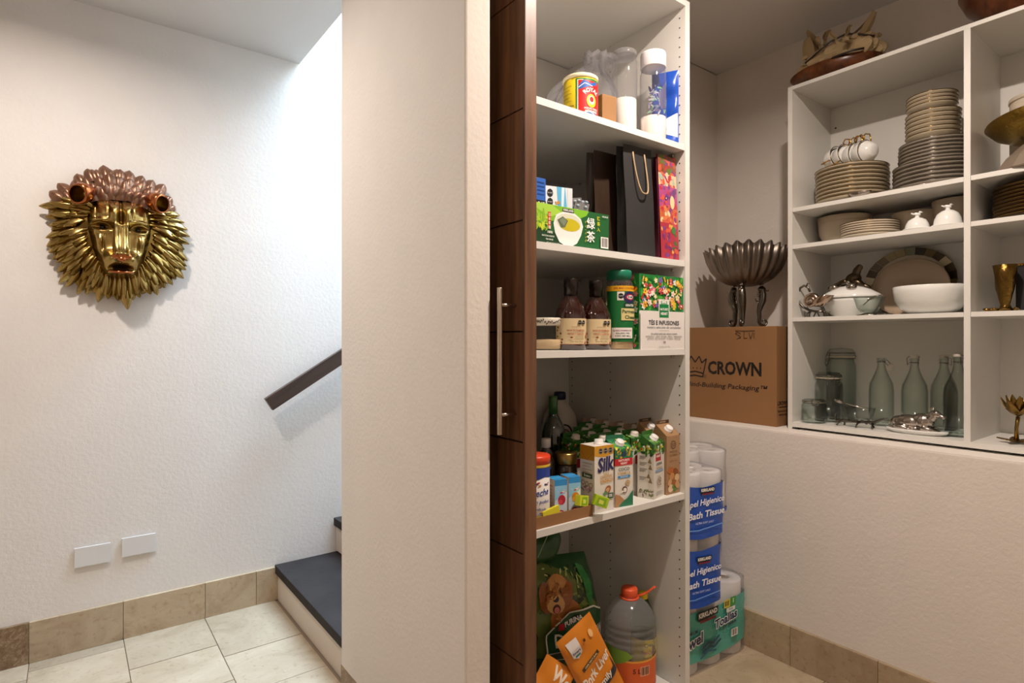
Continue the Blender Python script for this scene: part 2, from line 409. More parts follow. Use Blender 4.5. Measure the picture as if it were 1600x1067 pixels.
# ------------------------------------------------------------------ sliding door
dr = thing('sliding_door', 'dark stained wooden sliding door leaf with a steel bar handle', 'door', (.874, 1.10, .01))
MB().box((0, 0, 0), (.036, .009, 2.34), WOOD, bev=.002).build('edge_stile', parent=dr)
zs = [.01, .193, .463, .732, 1.003, 1.272, 1.542, 1.813, 2.09, 2.35]
for z0, z1 in zip(zs, zs[1:]):
    MB().box((0, .0095, z0 - .01 + .0018), (.036, .64, z1 - .01 - .0018), WOOD, bev=.0018).build('board', parent=dr)
MB().box((.004, .0095, .002), (.032, .638, 2.338), BLACKM).build('core_panel', parent=dr)
b = MB(); b.lathe([(.0062, 0), (.0066, .001), (.0066, .352), (.0062, .353)], STEEL, 20); h = b.build('handle_bar', parent=dr, loc=(-.052, .033, 1.014))
for z in (.046, .312):
    b = MB(); b.lathe([(.0045, 0), (.0045, .052)], STEEL, 14, Matrix.Rotation(pi / 2, 4, 'Y')); b.build('handle_post', parent=h, loc=(0, .006, z))

# ------------------------------------------------------------------ shelving unit in the middle
X0, X1, YF, YB = .932, 1.609, 1.18, 1.752
un = thing('shelving_unit', 'tall white laminate shelving unit filled with groceries beside the sliding door', 'shelving', ((X0 + X1) / 2, (YF + YB) / 2, 0))
cx, cy = un.location[0], un.location[1]
def U_(a, b_, name, m=LAM, bev=.0008):
    return MB().box((a[0] - cx, a[1] - cy, a[2]), (b_[0] - cx, b_[1] - cy, b_[2]), m, bev=bev).build(name, parent=un)
U_((X1, YF, 0), (X1 + .023, YB, 2.368), 'side_panel'); U_((X0 - .018, YF, 0), (X0, YB, 2.368), 'side_panel')
U_((X0, YB - .012, .08), (X1, YB, 2.345), 'back_panel'); U_((X0, YF, 2.348), (X1, YB, 2.368), 'top_panel')
U_((X0, YF + .03, 0), (X1, YF + .048, .08), 'base_strip')
SH = {'E': .10, 'D': .749, 'C': 1.2227, 'B': 1.5118, 'A': 1.893}
HOLE = M('hole_dark', '#3a332c', .8)
for k, z in SH.items():
    s_ = U_((X0 + .001, YF + .002, z - .0195), (X1 - .001, YB - .013, z), 'shelf')
    if k != 'E':
        for y in (YF + .05, YB - .08):
            b = MB(); b.lathe([(.0055, 0), (.0055, .006), (.003, .007)], STEEL, 10, Matrix.Translation((X1 - cx, y - cy, z - .026)) @ Matrix.Rotation(-pi / 2, 4, 'Y')); b.build('shelf_pin', parent=un)
b = MB()
for y in (1.203, 1.513, 1.741 - .02):
    z = 2.221
    while z < 2.33: z += .032
    while z > .14:
        if min(abs(z - q + .01) for q in SH.values()) > .02:
            b.lathe([(.0026, 0), (.0026, .0005)], HOLE, 8, Matrix.Translation((X1 - cx, y - cy, z)) @ Matrix.Rotation(-pi / 2, 4, 'Y'))
        z -= .032
o = b.build('pin_hole_rows', parent=un); o['kind'] = 'stuff'

# ------------------------------------------------------------------ right cabinet on the ledge
CX = 2.3125
cb = thing('open_cabinet', 'white open cabinet with tableware standing on the half wall ledge', 'cabinet', (CX, .60, .895))
def K(a, b_, name, bev=.0008, m=LAM): return MB().box((a[0], a[1] - .60, a[2] - .895), (b_[0], b_[1] - .60, b_[2] - .895), m, bev=bev).build(name, parent=cb)
D = .335
K((0, 1.186, .895), (D, 1.204, 2.258), 'side_panel'); K((0, .604, .922), (D, .622, 2.258), 'divider'); K((0, .0, .895), (D, .018, 2.258), 'side_panel')
K((0, 0, 2.258), (D, 1.204, 2.272), 'top_panel'); K((D - .004, .018, .922), (D, 1.186, 2.258), 'back_panel')
K((0, .018, .904), (D, 1.186, .923), 'bottom_panel')
K((.04, .018, .895), (.055, 1.186, .904), 'base_strip', m=M('shadow_gap', '#4a4038', .8))  # dark strip, its colour paints the shade in the gap under the cabinet
for z in (1.782, 1.6335, 1.3425):
    for y0, y1 in ((.622, 1.186), (.018, .604)): K((.001, y0 + .0005, z - .016), (D - .005, y1 - .0005, z), 'shelf')
K((-.001, 1.155, .897), (-.0002, 1.186, .8995), 'foot_bracket', m=BLACKM)
b = MB(); b.lathe([(.004, 0), (.004, .0006)], HOLE, 10, Matrix.Translation((D - .0045, .565, 2.17 - .895)) @ Matrix.Rotation(-pi / 2, 4, 'Y')); b.build('screw_hole', parent=cb)
# ------------------------------------------------------------------ package builders
def carton(name, label, x, y, z, w_, d, h, rz, body, roof=None, ridge=.035, cap='#e8e6e2', group=None, flat_top=False):
    t = thing(name, label, 'carton', (x, y, z), rz, group)
    b = MB(); bm_, rm = P_(body), P_(roof or body)
    if flat_top:
        b.box((-w_ / 2, -d / 2, 0), (w_ / 2, d / 2, h), bm_, bev=.0012)
    else:
        b.fin([(-w_/2, -d/2, 0), (w_/2, -d/2, 0), (w_/2, d/2, 0), (-w_/2, d/2, 0), (-w_/2, -d/2, h), (w_/2, -d/2, h), (w_/2, d/2, h), (-w_/2, d/2, h)],
              [(0, 3, 2, 1), (0, 1, 5, 4), (1, 2, 6, 5), (2, 3, 7, 6), (3, 0, 4, 7)], bm_)
        yr = d * .22
        b.fin([(-w_/2, -d/2, h), (w_/2, -d/2, h), (w_/2, d/2, h), (-w_/2, d/2, h), (-w_/2, yr, h + ridge), (w_/2, yr, h + ridge), (-w_/2, yr, h + ridge + .012), (w_/2, yr, h + ridge + .012), (-w_/2, yr + .002, h + ridge + .012), (w_/2, yr + .002, h + ridge + .012), (-w_/2, yr + .002, h + ridge), (w_/2, yr + .002, h + ridge)],
              [(0, 1, 5, 4), (3, 10, 11, 2), (0, 4, 10, 3), (1, 2, 11, 5), (4, 5, 7, 6), (6, 7, 9, 8), (8, 9, 11, 10), (4, 6, 8, 10), (5, 11, 9, 7)], rm)
    b.build('body', parent=t)
    if cap:
        b = MB(); b.lathe([(.0145, 0), (.0145, .003), (.013, .0035), (.013, .012), (.0115, .014), (0, .014)], P_(cap, .35), 20)
        if flat_top: b.build('screw_cap', parent=t, loc=(.004, -.004, h))
        else:
            sl = math.atan2(ridge, d / 2 + d * .22); b.build('screw_cap', parent=t, loc=(0, -d / 2 + (d * .72) * .5, h + ridge * .5 - .001), rot=(sl, 0, 0))
    return t
LV = ['#1f4a1c', '#2f6a24', '#4c8a2c', '#7fae3a', '#173a17', '#3b7a30', '#c9d98a']
def leafy(t, w_, d, h, seed, depth=.045, top=True, ridge=.03):
    for fn, ww in ((front(w_, d), w_), (leftf(w_, d), d)):
        a = Art(fn); a.rect(0, h - depth * .62, ww, h, '#2c5c22')
        a.leaves(.004, h - depth * .9, ww - .004, h - .003, 46, LV, .010, seed); a.leaves(.008, h - depth * .6, ww - .008, h - .006, 8, ['#e8eadc', '#c0392b', '#e9c94a'], .004, seed + 5, .8); a.build(t)
    if top:
        a = Art(flat((-w_ / 2, -d / 2, h), (1, 0, 0), (0, d * .72, ridge))); L = math.hypot(d * .72, ridge)
        a.rect(0, 0, w_, L, '#33682a'); a.leaves(.004, .004, w_ - .004, L - .004, 40, LV, .009, seed + 9); a.build(t)
def bottle(name, label, cat, x, y, z, prof, mat_, rz=0, n=28, group=None):
    t = thing(name, label, cat, (x, y, z), rz, group); MB().lathe(prof, mat_, n).build('body', parent=t); return t
ZA, ZB, ZC, ZD, ZE = SH['A'], SH['B'], SH['C'], SH['D'], SH['E']

# ------------------------------------------------------------------ shelf A (top)
t = thing('storage_tub', 'clear plastic food tub with a bluish lid at the door end of the top shelf', 'container', (1.13, 1.50, ZA))
MB().box((-.09, -.06, 0), (.09, .06, .11), PLAST, bev=.012).build('tub', parent=t)
MB().box((-.097, -.067, .11), (.097, .067, .128), M('blue_lid', '#aebcd8', .3), bev=.006).build('lid', parent=t)
MB().box((-.083, -.053, .002), (.083, .053, .07), M('cereal', '#cbb79d', .8), bev=.01).build('contents', parent=t)
t = thing('baking_powder_tin', 'yellow and red baking powder tin with a cream lid on the top shelf', 'tin', (1.236, 1.285, ZA), -35)
b = MB(); b.lathe([(.050, 0), (.052, .002), (.052, .136)], P_('#e3c91d', .3), 36); b.build('can', parent=t)
MB().lathe([(.0535, .136), (.0535, .147), (.051, .149), (0, .149)], P_('#efe7c4', .4), 36).build('lid', parent=t)
a = Art(cyl(.052), .008)
a.rect(-.022, .004, .10, .132, '#1f7a3c'); a.rect(-.018, .008, .0, .128, '#e9e6d0'); a.rect(-.015, .010, .09, .126, '#c8201f')
a.poly([(-.015, .108), (.0, .126), (.025, .118), (.045, .127), (.05, .118), (.02, .108), (-.015, .098)], '#2b5fae'); a.line([(-.014, .104), (.004, .117), (.03, .110)], .002, '#e8eef2')
a.poly([(-.015, .012), (.05, .012), (.05, .028), (.02, .036), (-.015, .026)], '#2b5fae'); a.line([(-.014, .03), (.02, .033), (.05, .024)], .002, '#e8eef2')
for i, ch in enumerate('ROYAL'):
    q = (i - 2) * .42; a.text(ch, .026 + .028 * sin(q), .082 + .022 * cos(q) - .006, .017, '#f3efe6', .03, rot=-q)
a.oval(.026, .066, .017, .020, '#e8b92c'); a.oval(.026, .068, .010, .013, '#efe6d2'); a.oval(.026, .070, .007, .008, '#b3201c'); a.text('POLVO PARA', .026, .042, .008, '#f3efe6', .02); a.text('HORNEAR', .026, .034, .009, '#f3efe6', .03)
for i in range(5): a.rect(-.075, .110 - i * .011, -.035 - .006 * (i % 2), .1115 - i * .011, '#8f7d1a')
a.text('PROTECCION', -.052, .05, .008, '#2a2512', .02); a.build(t)
def square_box(name, label, x, y, w_, d, h, fill, col, rz):
    t = thing(name, label, 'container', (x, y, ZA), rz)
    MB().box((-w_/2, -d/2, 0), (w_/2, d/2, h), PLAST, bev=.008).build('body', parent=t)
    MB().box((-w_/2 + .003, -d/2 + .003, .003), (w_/2 - .003, d/2 - .003, fill), M('fill_' + col.strip('#'), col, .85, bump=.3, scale=300), bev=.006).build('contents', parent=t)
    MB().box((-w_/2 - .002, -d/2 - .002, h), (w_/2 + .002, d/2 + .002, h + .012), PLAST, bev=.004).build('lid', parent=t); return t
square_box('sugar_container', 'clear square container part filled with brown sugar on the top shelf', 1.352, 1.315, .064, .10, .24, .125, '#a3743f', -8)
t = thing('flour_container', 'clear round container half filled with white flour between brown sugar and white capped jar', 'container', (1.443, 1.295, ZA), 0)
MB().lathe([(.038, 0), (.041, .003), (.041, .26), (.036, .275), (.036, .285)], PLAST, 32).build('body', parent=t)
MB().lathe([(.038, .002), (.0385, .004), (.0385, .138), (0, .140)], M('flour', '#e6ddd2', .9), 28).build('contents', parent=t)
MB().lathe([(.039, .280), (.040, .283), (.040, .292), (.037, .297), (0, .298)], FILM, 28).build('lid', parent=t)
t = thing('capped_jar', 'tall clear jar with a white screw cap and herb print on the top shelf', 'jar', (1.527, 1.246, ZA), -30)
MB().lathe([(.040, 0), (.043, .003), (.043, .225), (.038, .243), (.036, .25)], PLAST, 36).build('body', parent=t)
MB().lathe([(.040, .002), (.0405, .004), (.0405, .085), (0, .088)], M('flour', '#e6ddd2', .9), 28).build('contents', parent=t)
MB().lathe([(.0405, .248), (.0415, .250), (.0415, .292), (.040, .297), (0, .298)], P_('#e4e2e6', .35), 40).build('screw_cap', parent=t)
a = Art(cyl(.043), .008); a.leaves(-.03, .09, .035, .17, 60, ['#6d6a8a', '#8a87a0', '#4e4b70', '#5f8f6d', '#7fb08d', '#3c3a55', '#9c99ad'], .009, 4, .3); a.poly([(.0, .15), (.035, .20), (.036, .11), (.01, .10)], '#5a5878'); a.text('* Lite', -.012, .098, .016, '#4b4860', .03); a.build(t)
def pouch(name, label, cat, x, y, z, w_, d, h, rz, body, rot=None, seed=1, crimp=.02, group=None, wr=.004, top_in=.0, mat_=None):
    """a soft sealed bag: both faces bulge and meet in flat seams"""
    t = thing(name, label, cat, (x, y, z), rz, group, rot=rot); ph = [random.Random(seed).uniform(0, 6) for _ in range(6)]
    def surf(u, v, h_, side=-1):      # u in -w/2..w/2, v in 0..h
        a_, c_ = abs(2 * u / w_), v / h
        sq = 1 - top_in * max(0, (c_ - .5) * 2) ** 2
        e = max(0, 1 - a_ ** 3.2) ** .6 * min(1, max(0, (1 - c_) * 7)) ** .6 * min(1, .35 + c_ * 9) ** .7
        e *= 1 - .25 * c_
        n_ = wr * (sin(u * 70 + v * 22 + ph[0]) * .5 + sin(u * 34 - v * 61 + ph[1]) * .7 + sin(v * 95 + u * 15 + ph[2]) * .4)
        return Vector((u * sq, side * (d / 2 * e + h_ + .0006 + n_ * min(1, e * 2)), v))
    b = MB(); nu, nv = 22, 26
    for sd in (-1, 1): b.grid(lambda p, q: surf((p - .5) * w_, q * h, 0, sd), nu, nv, mat_ or M('film_' + body.strip('#'), body, .28, bump=.25, scale=30))
    b.build('bag', parent=t); return t, surf
t, sf = pouch('sugar_pouch', 'blue and white sugar pouch squeezed between jar and shelf side panel', 'bag', 1.589, 1.246, ZA, .088, .026, .255, -62, '#1647a8', seed=3)
a = Art(sf, .010, .0004); a.poly([(-.042, .075), (.042, .11), (.042, .03), (.0, .045), (-.042, .028)], '#e9edf3'); a.oval(0, .07, .02, .016, '#c9d8ec'); a.build(t)
# crumpled clear bag lying over the tin and the sugar
t = thing('plastic_bag', 'crumpled clear plastic bag bulging behind and over the yellow tin', 'bag', (1.372, 1.425, ZA), -25)
r5 = random.Random(5); ph = [r5.uniform(0, 6) for _ in range(8)]
def bagf(u, v):
    a = 2 * pi * u; rr = (1 - max(0, v - .45) ** 2 * 2.9); k = 1 + .10 * sin(5 * a + ph[0] + v * 4) + .07 * sin(9 * a + ph[1] - v * 9) + .05 * sin(14 * a + 11 * v)
    return Vector((.13 * rr * k * cos(a) + .05 * v * v, .055 * rr * k * sin(a), .285 * v + .012 * sin(7 * a + ph[2]) * v + .008 * sin(23 * a) * v))
b = MB(); b.grid(bagf, 56, 22, FILM, wrapu=True); b.build('bag', parent=t)
def knotf(u, v):
    a = 2 * pi * u; r_ = .018 + .022 * v * (1 + .35 * sin(6 * a + v * 6))
    return Vector((.05 + r_ * cos(a) * 1.4 + .02 * v, r_ * sin(a), .275 + .05 * sin(v * 2.6) + .008 * sin(9 * a)))
b = MB(); b.grid(knotf, 30, 10, FILM, wrapu=True); b.build('twisted_top', parent=t)

# ------------------------------------------------------------------ shelf B
t = thing('tea_box', 'long green box of green tea bags with a white cup printed on it', 'box', (1.130, 1.262, ZB))
W, DD, H = .282, .12, .109
MB().box((-W/2, -DD/2, 0), (W/2, DD/2, H), P_('#1d5a2c'), bev=.001).build('carton', parent=t)
a = Art(front(W, DD)); a.rect(0, 0, W, H, '#1f5f30'); a.poly([(0, .05), (.04, .062), (.09, .07), (.15, .078), (.19, .095), (.2, H), (0, H)], '#7dbb2e'); a.poly([(0, 0), (.13, 0), (.12, .03), (.05, .035), (0, .05)], '#173d22')
a.poly([(0, .095), (.05, .075), (.1, .09), (.06, H), (0, H)], '#a5d24a'); a.leaves(.005, .045, .05, .085, 30, ['#c9d83a', '#86b92c', '#5e9a26', '#a8ca34'], .012, 8, .25)
a.poly([(.064, .060), (.070, .034), (.086, .010), (.104, .003), (.134, .003), (.152, .012), (.168, .036), (.176, .062), (.168, .082), (.144, .095), (.100, .096), (.074, .084)], '#e9eae6')
a.oval(.121, .068, .047, .024, '#d2d6c0'); a.oval(.124, .061, .040, .018, '#c3b51e'); a.poly([(.078, .070), (.098, .082), (.118, .072), (.106, .052), (.092, .050)], '#5d6b52'); a.poly([(.086, .070), (.099, .079), (.113, .071), (.103, .056)], '#7b8870')
a.rect(.098, .096, .140, .105, '#101010'); a.text('KIRKLAND', .119, .1005, .008, '#e8e8e8', .03)
a.rect(.044, .042, .054, .088, '#d0231f')
for i, c_ in enumerate(('日', '本', '茶', '園')): a.text(c_, .049, .080 - i * .0115, .010, '#f0e6dc', .01)
a.text('100%', .050, .033, .009, '#e8eae0', .03); a.text('MATCHA BLEND', .044, .022, .006, '#dfe5d6', .02); a.text('TEA BAGS', .048, .013, .006, '#dfe5d6', .02)
a.text('緑', .205, .072, .034, '#f3f3ee', .015); a.text('茶', .205, .034, .034, '#f3f3ee', .015)
for i, c_ in enumerate(('抹', '茶', '入')): a.text(c_, .236, .092 - i * .016, .013, '#d8d22e', .015)
for i, c_ in enumerate('ティーバッグ'): a.text(c_, .184, .075 - i * .0105, .008, '#d8c22e', .01)
a.text('100 BAGS', .262, .100, .006, '#e8e8e8', .02); a.bars(.247, .012, .026, .026); a.text('NET WT 5.29 OZ (150g)', .06, .004, .0045, '#d0d5c8'); a.build(t)
t = thing('blue_box', 'small blue box standing on the green tea box beside the door', 'box', (1.025, 1.275, ZB + H))
MB().box((-.038, -.03, 0), (.038, .03, .082), P_('#2d62b8'), bev=.001).build('carton', parent=t)
a = Art(front(.076, .06)); a.rect(0, 0, .076, .02, '#1a1d22'); a.text('2.15', .06, .01, .014, '#e8e8e8', .03)
for i in range(4): a.rect(.045, .035 + i * .011, .07, .038 + i * .011, '#1b3f86')
a.build(t)
t = thing('medicine_box', 'white and light blue medicine box with black warning seals on the tea box', 'box', (1.128, 1.285, ZB + H), -12)
MB().box((-.046, -.028, 0), (.046, .028, .072), P_('#e2e6ea'), bev=.001).build('carton', parent=t)
a = Art(front(.092, .056)); a.poly([(.045, 0), (.075, 0), (.068, .072), (.04, .072)], '#5db3dd'); a.poly([(.055, 0), (.062, 0), (.066, .072), (.056, .072)], '#d8eaf4'); a.rect(.075, 0, .092, .072, '#d9dde1')
for y_ in (.052, .026): a.oval(.018, y_, .010, .012, '#161616', n=8); a.text('EXCESO', .018, y_, .0045, '#eeeeee')
a.leaves(.036, .018, .048, .034, 6, ['#d8a25a', '#c68a40'], .006); a.build(t)
t = thing('blister_packs', 'silvery pill blister strips poking out beside the medicine box', 'pills', (1.205, 1.272, ZB + H), -25)
for i in range(3):
    b = MB(); b.box((-.022, -.0012, 0), (.022, .0012, .055 - i * .008), M('foil', '#bfc4ca', .25, .9))
    for p in range(3):
        for q in range(2): b.ell((-.012 + q * .024, -.002, .012 + p * .015), (.006, .004, .005), P_('#9aa3ad'), nu=8, nv=6)
    b.build('blister_strip', parent=t, loc=(.004 * i, -.007 * i, 0), rot=(0, radians(8 * i - 6), 0))
def gift_bag(name, label, x, y, w_, d, h, rz, mt, tilt=0, lean=0):
    t = thing(name, label, 'bag', (x, y, ZB), rz, rot=(lean, tilt, radians(rz)))
    q = random.Random(hash(name) % 97 + 2)
    def f(u, v):
        k = (u * 4) % 4; i = int(k); f_ = k - i; cs = [(-w_/2, -d/2), (w_/2, -d/2), (w_/2, d/2), (-w_/2, d/2)]
        a_, b_ = cs[i], cs[(i + 1) % 4]; X = a_[0] + (b_[0] - a_[0]) * f_; Y = a_[1] + (b_[1] - a_[1]) * f_
        gus = (1 - .55 * v * sin(pi * f_)) if i % 2 else 1
        return Vector((X * gus + .0012 * sin(v * 5 + 1), Y * (1 - .35 * v) + .0012 * sin(u * 25 + v * 9), v * h))
    b = MB(); b.grid(f, 32, 14, mt, wrapu=True, smooth=False); b.box((-w_/2 + .001, -d/2 + .001, 0), (w_/2 - .001, d/2 - .001, .002), mt)
    o = b.build('bag', parent=t); s = o.modifiers.new('s', 'SOLIDIFY'); s.thickness = .0006; return t
t = gift_bag('dark_gift_bag', 'dark brown glossy paper bag standing behind the black rope handled one', 1.343, 1.300, .095, .05, .330, -4, M('brown_paper', '#35261d', .35, bump=.2, scale=20, vary=.3))
t = gift_bag('black_gift_bag', 'black paper gift bag with a beige rope handle', 1.430, 1.232, .132, .042, .345, 0, M('black_paper', '#2c2b2c', .55, bump=.15, scale=30, vary=.12), tilt=radians(-2.0))
b = MB(); pts = []
for i in range(25):
    q = pi * i / 24; c_ = cos(q); X = .000 - .027 * (1 if c_ > 0 else -1) * abs(c_) ** .55; Z = .325 - .128 * sin(q) ** .8 * (1 if 1 else 0); pts.append((X + .01 * sin(q), -.017 - .010 * sin(q) - (.325 - Z) * .03, Z))
b.tube(pts, .0026, M('rope', '#b59a76', .8, bump=.6, scale=400), 8); b.build('rope_handle', parent=t)
t = gift_bag('floral_gift_bag', 'tall floral patterned gift bag in reds and purples beside the shelf side panel', 1.552, 1.240, .100, .075, .340, 2, M('plum_paper', '#5a2433', .4))
a = Art(lambda u, v, h: Vector((u, -.0375 * (1 - .35 * v / .34) - .0032 - h, v)), .03)
cA = ['#b5303c', '#d0563c', '#7c3d7a', '#c24d8a', '#8a2b52', '#d98a4a', '#5d2f66', '#a23a3a', '#cf7a5a']
for (z0, z1, cc) in ((.27, .34, ['#8a4a30', '#a35a3a', '#6b3a28', '#5b6b32']), (.23, .28, ['#d6b08c', '#e0bd9a', '#c88a6a', '#9ab0a0']), (.16, .24, ['#a8487c', '#824084', '#b85070', '#63406e']), (.11, .17, ['#c0603a', '#b5484a', '#d27a4c', '#e3c79a']), (.0, .12, ['#a83240', '#bb4a50', '#7a3450', '#3f6b32', '#d9a14a', '#7a2a66'])):
    a.rect(-.048, z0, .048, z1, cc[0])
    a.leaves(-.040, z0 + .006, .040, z1 - .004, 44, cc + cA[:3], .011, int(z0 * 1000) + 3, .62)
a.oval(.02, .19, .012, .022, '#e2c796'); a.oval(-.012, .2, .007, .007, '#4a2a80'); a.oval(-.012, .2, .003, .003, '#d9c07a'); a.oval(.022, .098, .011, .013, '#3f7a3a'); a.build(t)

# ------------------------------------------------------------------ shelf C
t = thing('glass_jar', 'low glass jar of beige powder with a patterned lid beside the door', 'jar', (1.095, 1.275, ZC))
MB().lathe([(.042, 0), (.046, .005), (.046, .058), (.040, .068), (.040, .072)], GLASS, 36).build('body', parent=t)
MB().lathe([(.041, .003), (.0435, .006), (.0435, .030), (0, .032)], M('beige_powder', '#c9a984', .9), 28).build('contents', parent=t)
MB().lathe([(.042, .070), (.044, .071), (.044, .089), (.042, .092), (0, .092)], P_('#d8d0c0', .35), 36).build('lid', parent=t)
a = Art(cyl(.0442), .008); r_ = random.Random(2)
for i in range(34): a.oval(-.08 + i * .0047, .072 + r_.uniform(.002, .015), .0016, .0035, '#3a2f28', r_.uniform(-.9, .9), 6)
a.build(t)
def sauce(x, y, label):
    t = thing('sauce_bottle', label, 'bottle', (x, y, ZC), -24, group='dark sauce bottles')
    SA = M('dark_sauce', '#2b0d08', .08, spec=.9, coat=.6)
    P = [(.040, 0), (.045, .004), (.045, .098), (.043, .108), (.036, .126), (.026, .142), (.0185, .152), (.0175, .178)]
    b = MB(); b.lathe(P, SA, 36, Matrix.Diagonal((1, .80, 1, 1))); b.build('body', parent=t)
    MB().lathe([(.0195, .158), (.0195, .180), (.0205, .181), (.0205, .203), (.0195, .205), (0, .205)], P_('#1b0f0d', .25), 28).build('neck_sleeve', parent=t)
    def fn(u, v, h): a_ = -pi / 2 + u / .045; return Vector(((.0452 + h) * cos(a_), (.0452 * .8 + h) * sin(a_), v))
    a = Art(fn, .007); a.rect(-.068, .016, .068, .090, '#d9c49a'); a.rect(-.068, .016, .068, .0175, '#8a2a1a'); r_ = random.Random(4)
    for i in range(12):
        s_ = -1 if i < 8 else 1; a.oval(s_ * r_.uniform(.034, .058), .022 + (i % 8) * .0085, r_.choice((.0028, .0045, .006)), .0032, r_.choice(['#7d1f12', '#a13a20', '#4c1a10']), r_.uniform(0, 2), 8)
    a.text('LA AUTENTICA', .004, .066, .0042, '#6a2a18'); a.text('SALSA DE FRAMBUESA', .004, .056, .0065, '#a12c1a', .02, width=.054); a.text('ASADA Y CHIPOTLE', .004, .046, .0070, '#a12c1a', .02, width=.050)
    a.oval(-.010, .036, .004, .002, '#7d1f12'); a.rect(.0, .034, .028, .0352, '#9a8a70'); a.rect(.0, .037, .028, .038, '#9a8a70'); a.text('Cont. Neto 375 g', .004, .024, .0052, '#3a2a20', .01)
    for u in (.014, .027): a.oval(u, .079, .0062, .0062, '#161412', n=8); a.text('EXCESO', u, .079, .003, '#e8e4da')
    a.build(t); return t
sauce(1.150, 1.236, 'dark sauce bottle with a cream label standing against the low glass jar')
sauce(1.249, 1.233, 'dark sauce bottle with a cream label standing against the grated cheese canister')
t = thing('cheese_canister', 'green grated cheese canister with a teal screw lid', 'canister', (1.344, 1.228, ZC), -16)
MB().lathe([(.042, 0), (.044, .003), (.044, .190), (.040, .206), (.034, .212), (.034, .218)], PLAST, 40).build('body', parent=t)
MB().lathe([(.040, .002), (.0415, .004), (.0415, .030), (.0415, .185), (0, .186)], M('grated_cheese', '#d8b98a', .9, bump=.5, scale=300), 32).build('contents', parent=t)
MB().lathe([(.036, .213), (.038, .214), (.038, .236), (.036, .241), (0, .241)], P_('#137a5c', .4), 48, ).build('screw_lid', parent=t)
a = Art(cyl(.0442), .007); a.rect(-.066, .024, .066, .176, '#0f6b33'); a.rect(-.066, .176, .066, .192, '#e2a91c'); a.text('30% MAS CONTENIDO', 0, .184, .008, '#9a3a12', .02)
a.rect(-.030, .148, -.008, .174, '#e3ddd0'); a.oval(-.019, .161, .0085, .0085, '#151515', n=8); a.text('EXCESO', -.019, .161, .004, '#eeeeee'); a.oval(.012, .157, .024, .019, '#2a2350'); a.oval(.013, .158, .017, .009, '#b3202a'); a.oval(.013, .158, .013, .006, '#f0ece6'); a.text('Kraft', .013, .158, .010, '#2a2350', .04)
a.rect(-.010, .126, .040, .140, '#0a3c22'); a.text('GRATED', .012, .133, .009, '#e8e8e0', .03); a.rect(-.018, .088, .044, .124, '#d9c98a'); a.text('Parmesan', .011, .114, .015, '#1f4a2a', .03, width=.052); a.text('Cheese', .015, .097, .015, '#1f4a2a', .03)
a.rect(-.046, .034, .020, .066, '#e9e4de'); a.text('QUESO PARMESANO', -.013, .057, .006, '#8a2a6a', .02, width=.058); a.text('RALLADO 100%', -.013, .049, .006, '#3a3a4a', .02); a.text('CONT. NET 680 g', -.013, .041, .006, '#3a3a4a', .02); a.build(t)
t = thing('infusion_box', 'flower printed box of teas and infusions against the shelf side panel', 'box', (1.4985, 1.240, ZC))
W, DD, H = .217, .105, .233
MB().box((-W/2, -DD/2, 0), (W/2, DD/2, H), P_('#e2ddd6'), bev=.001).build('carton', parent=t)
FL = ['#d8475a', '#e8a02c', '#e9d65a', '#f0ddd0', '#e77a90', '#e9eae0', '#f0c23a', '#6a6ab0', '#c02a2a', '#efe0b0']
def flowers(a, u0, v0, u1, v1, n, seed, mg=.011):
    r_ = random.Random(seed); a.rect(u0, v0, u1, v1, '#22803a')
    a.leaves(u0 + .008, v0 + .008, u1 - .008, v1 - .008, n, ['#2f9a3f', '#14602a', '#55ad3c', '#1b6f30'], .013, seed, .35)
    for i in range(n // 2):
        x, y = r_.uniform(u0 + mg, u1 - mg), r_.uniform(v0 + mg, v1 - mg); c_ = r_.choice(FL); s_ = r_.uniform(.006, .010); k_ = r_.choice((5, 5, 2))
        for j in range(k_): q = 2 * pi * j / k_ + i; a.oval(x + s_ * .6 * cos(q), y + s_ * .6 * sin(q), s_ * .62, s_ * .42, c_, q, 7); a.h -= .000114
        a.oval(x, y, s_ * .3, s_ * .3, r_.choice(['#e8b92c', '#b5302a', '#f0ead0']), 0, 7); a.h -= .000114
a = Art(front(W, DD)); flowers(a, 0, .120, W, H, 190, 11); a.rect(0, 0, W, .120, '#e6e1dc'); a.rect(.086, .100, .14, .158, '#e6e4da'); a.rect(.09, .10, .136, .142, '#128043'); a.poly([(.098, .142), (.128, .142), (.128, .152), (.113, .156), (.098, .152)], '#7aa88a')
a.oval(.108, .150, .006, .005, '#e6e4da', .7, 8); a.oval(.118, .150, .006, .005, '#e6e4da', -.7, 8); a.text("NATURE'S", .113, .126, .0105, '#eef0ea', .03, width=.040); a.text('HEART', .113, .112, .0115, '#eef0ea', .04, width=.034)
a.text('TÉS E INFUSIONES', .113, .083, .019, '#26323a', .015, width=.150); a.text('nuestra selección de variedades', .113, .069, .010, '#5a5f62', 0, width=.165); a.rect(.09, .0585, .136, .0592, '#777777')
a.text('Una perfecta opción para cualquier momento', .113, .049, .008, '#4a4a4a', .01, width=.130); a.text('MANZANILLA · LIMON · JENGIBRE · MENTA · HIERBABUENA', .113, .040, .007, '#5a5a5a', 0, width=.180); a.text('JAMAICA · FRUTOS ROJOS · TE VERDE · NARANJA', .113, .033, .007, '#5a5a5a', 0, width=.165)
a.text('100', .113, .022, .009, '#333333', .02); a.text('Contenido neto 165 g', .113, .008, .006, '#777777'); a.build(t)
a = Art(leftf(W, DD)); flowers(a, 0, 0, DD, H, 190, 12, .006); a.build(t)

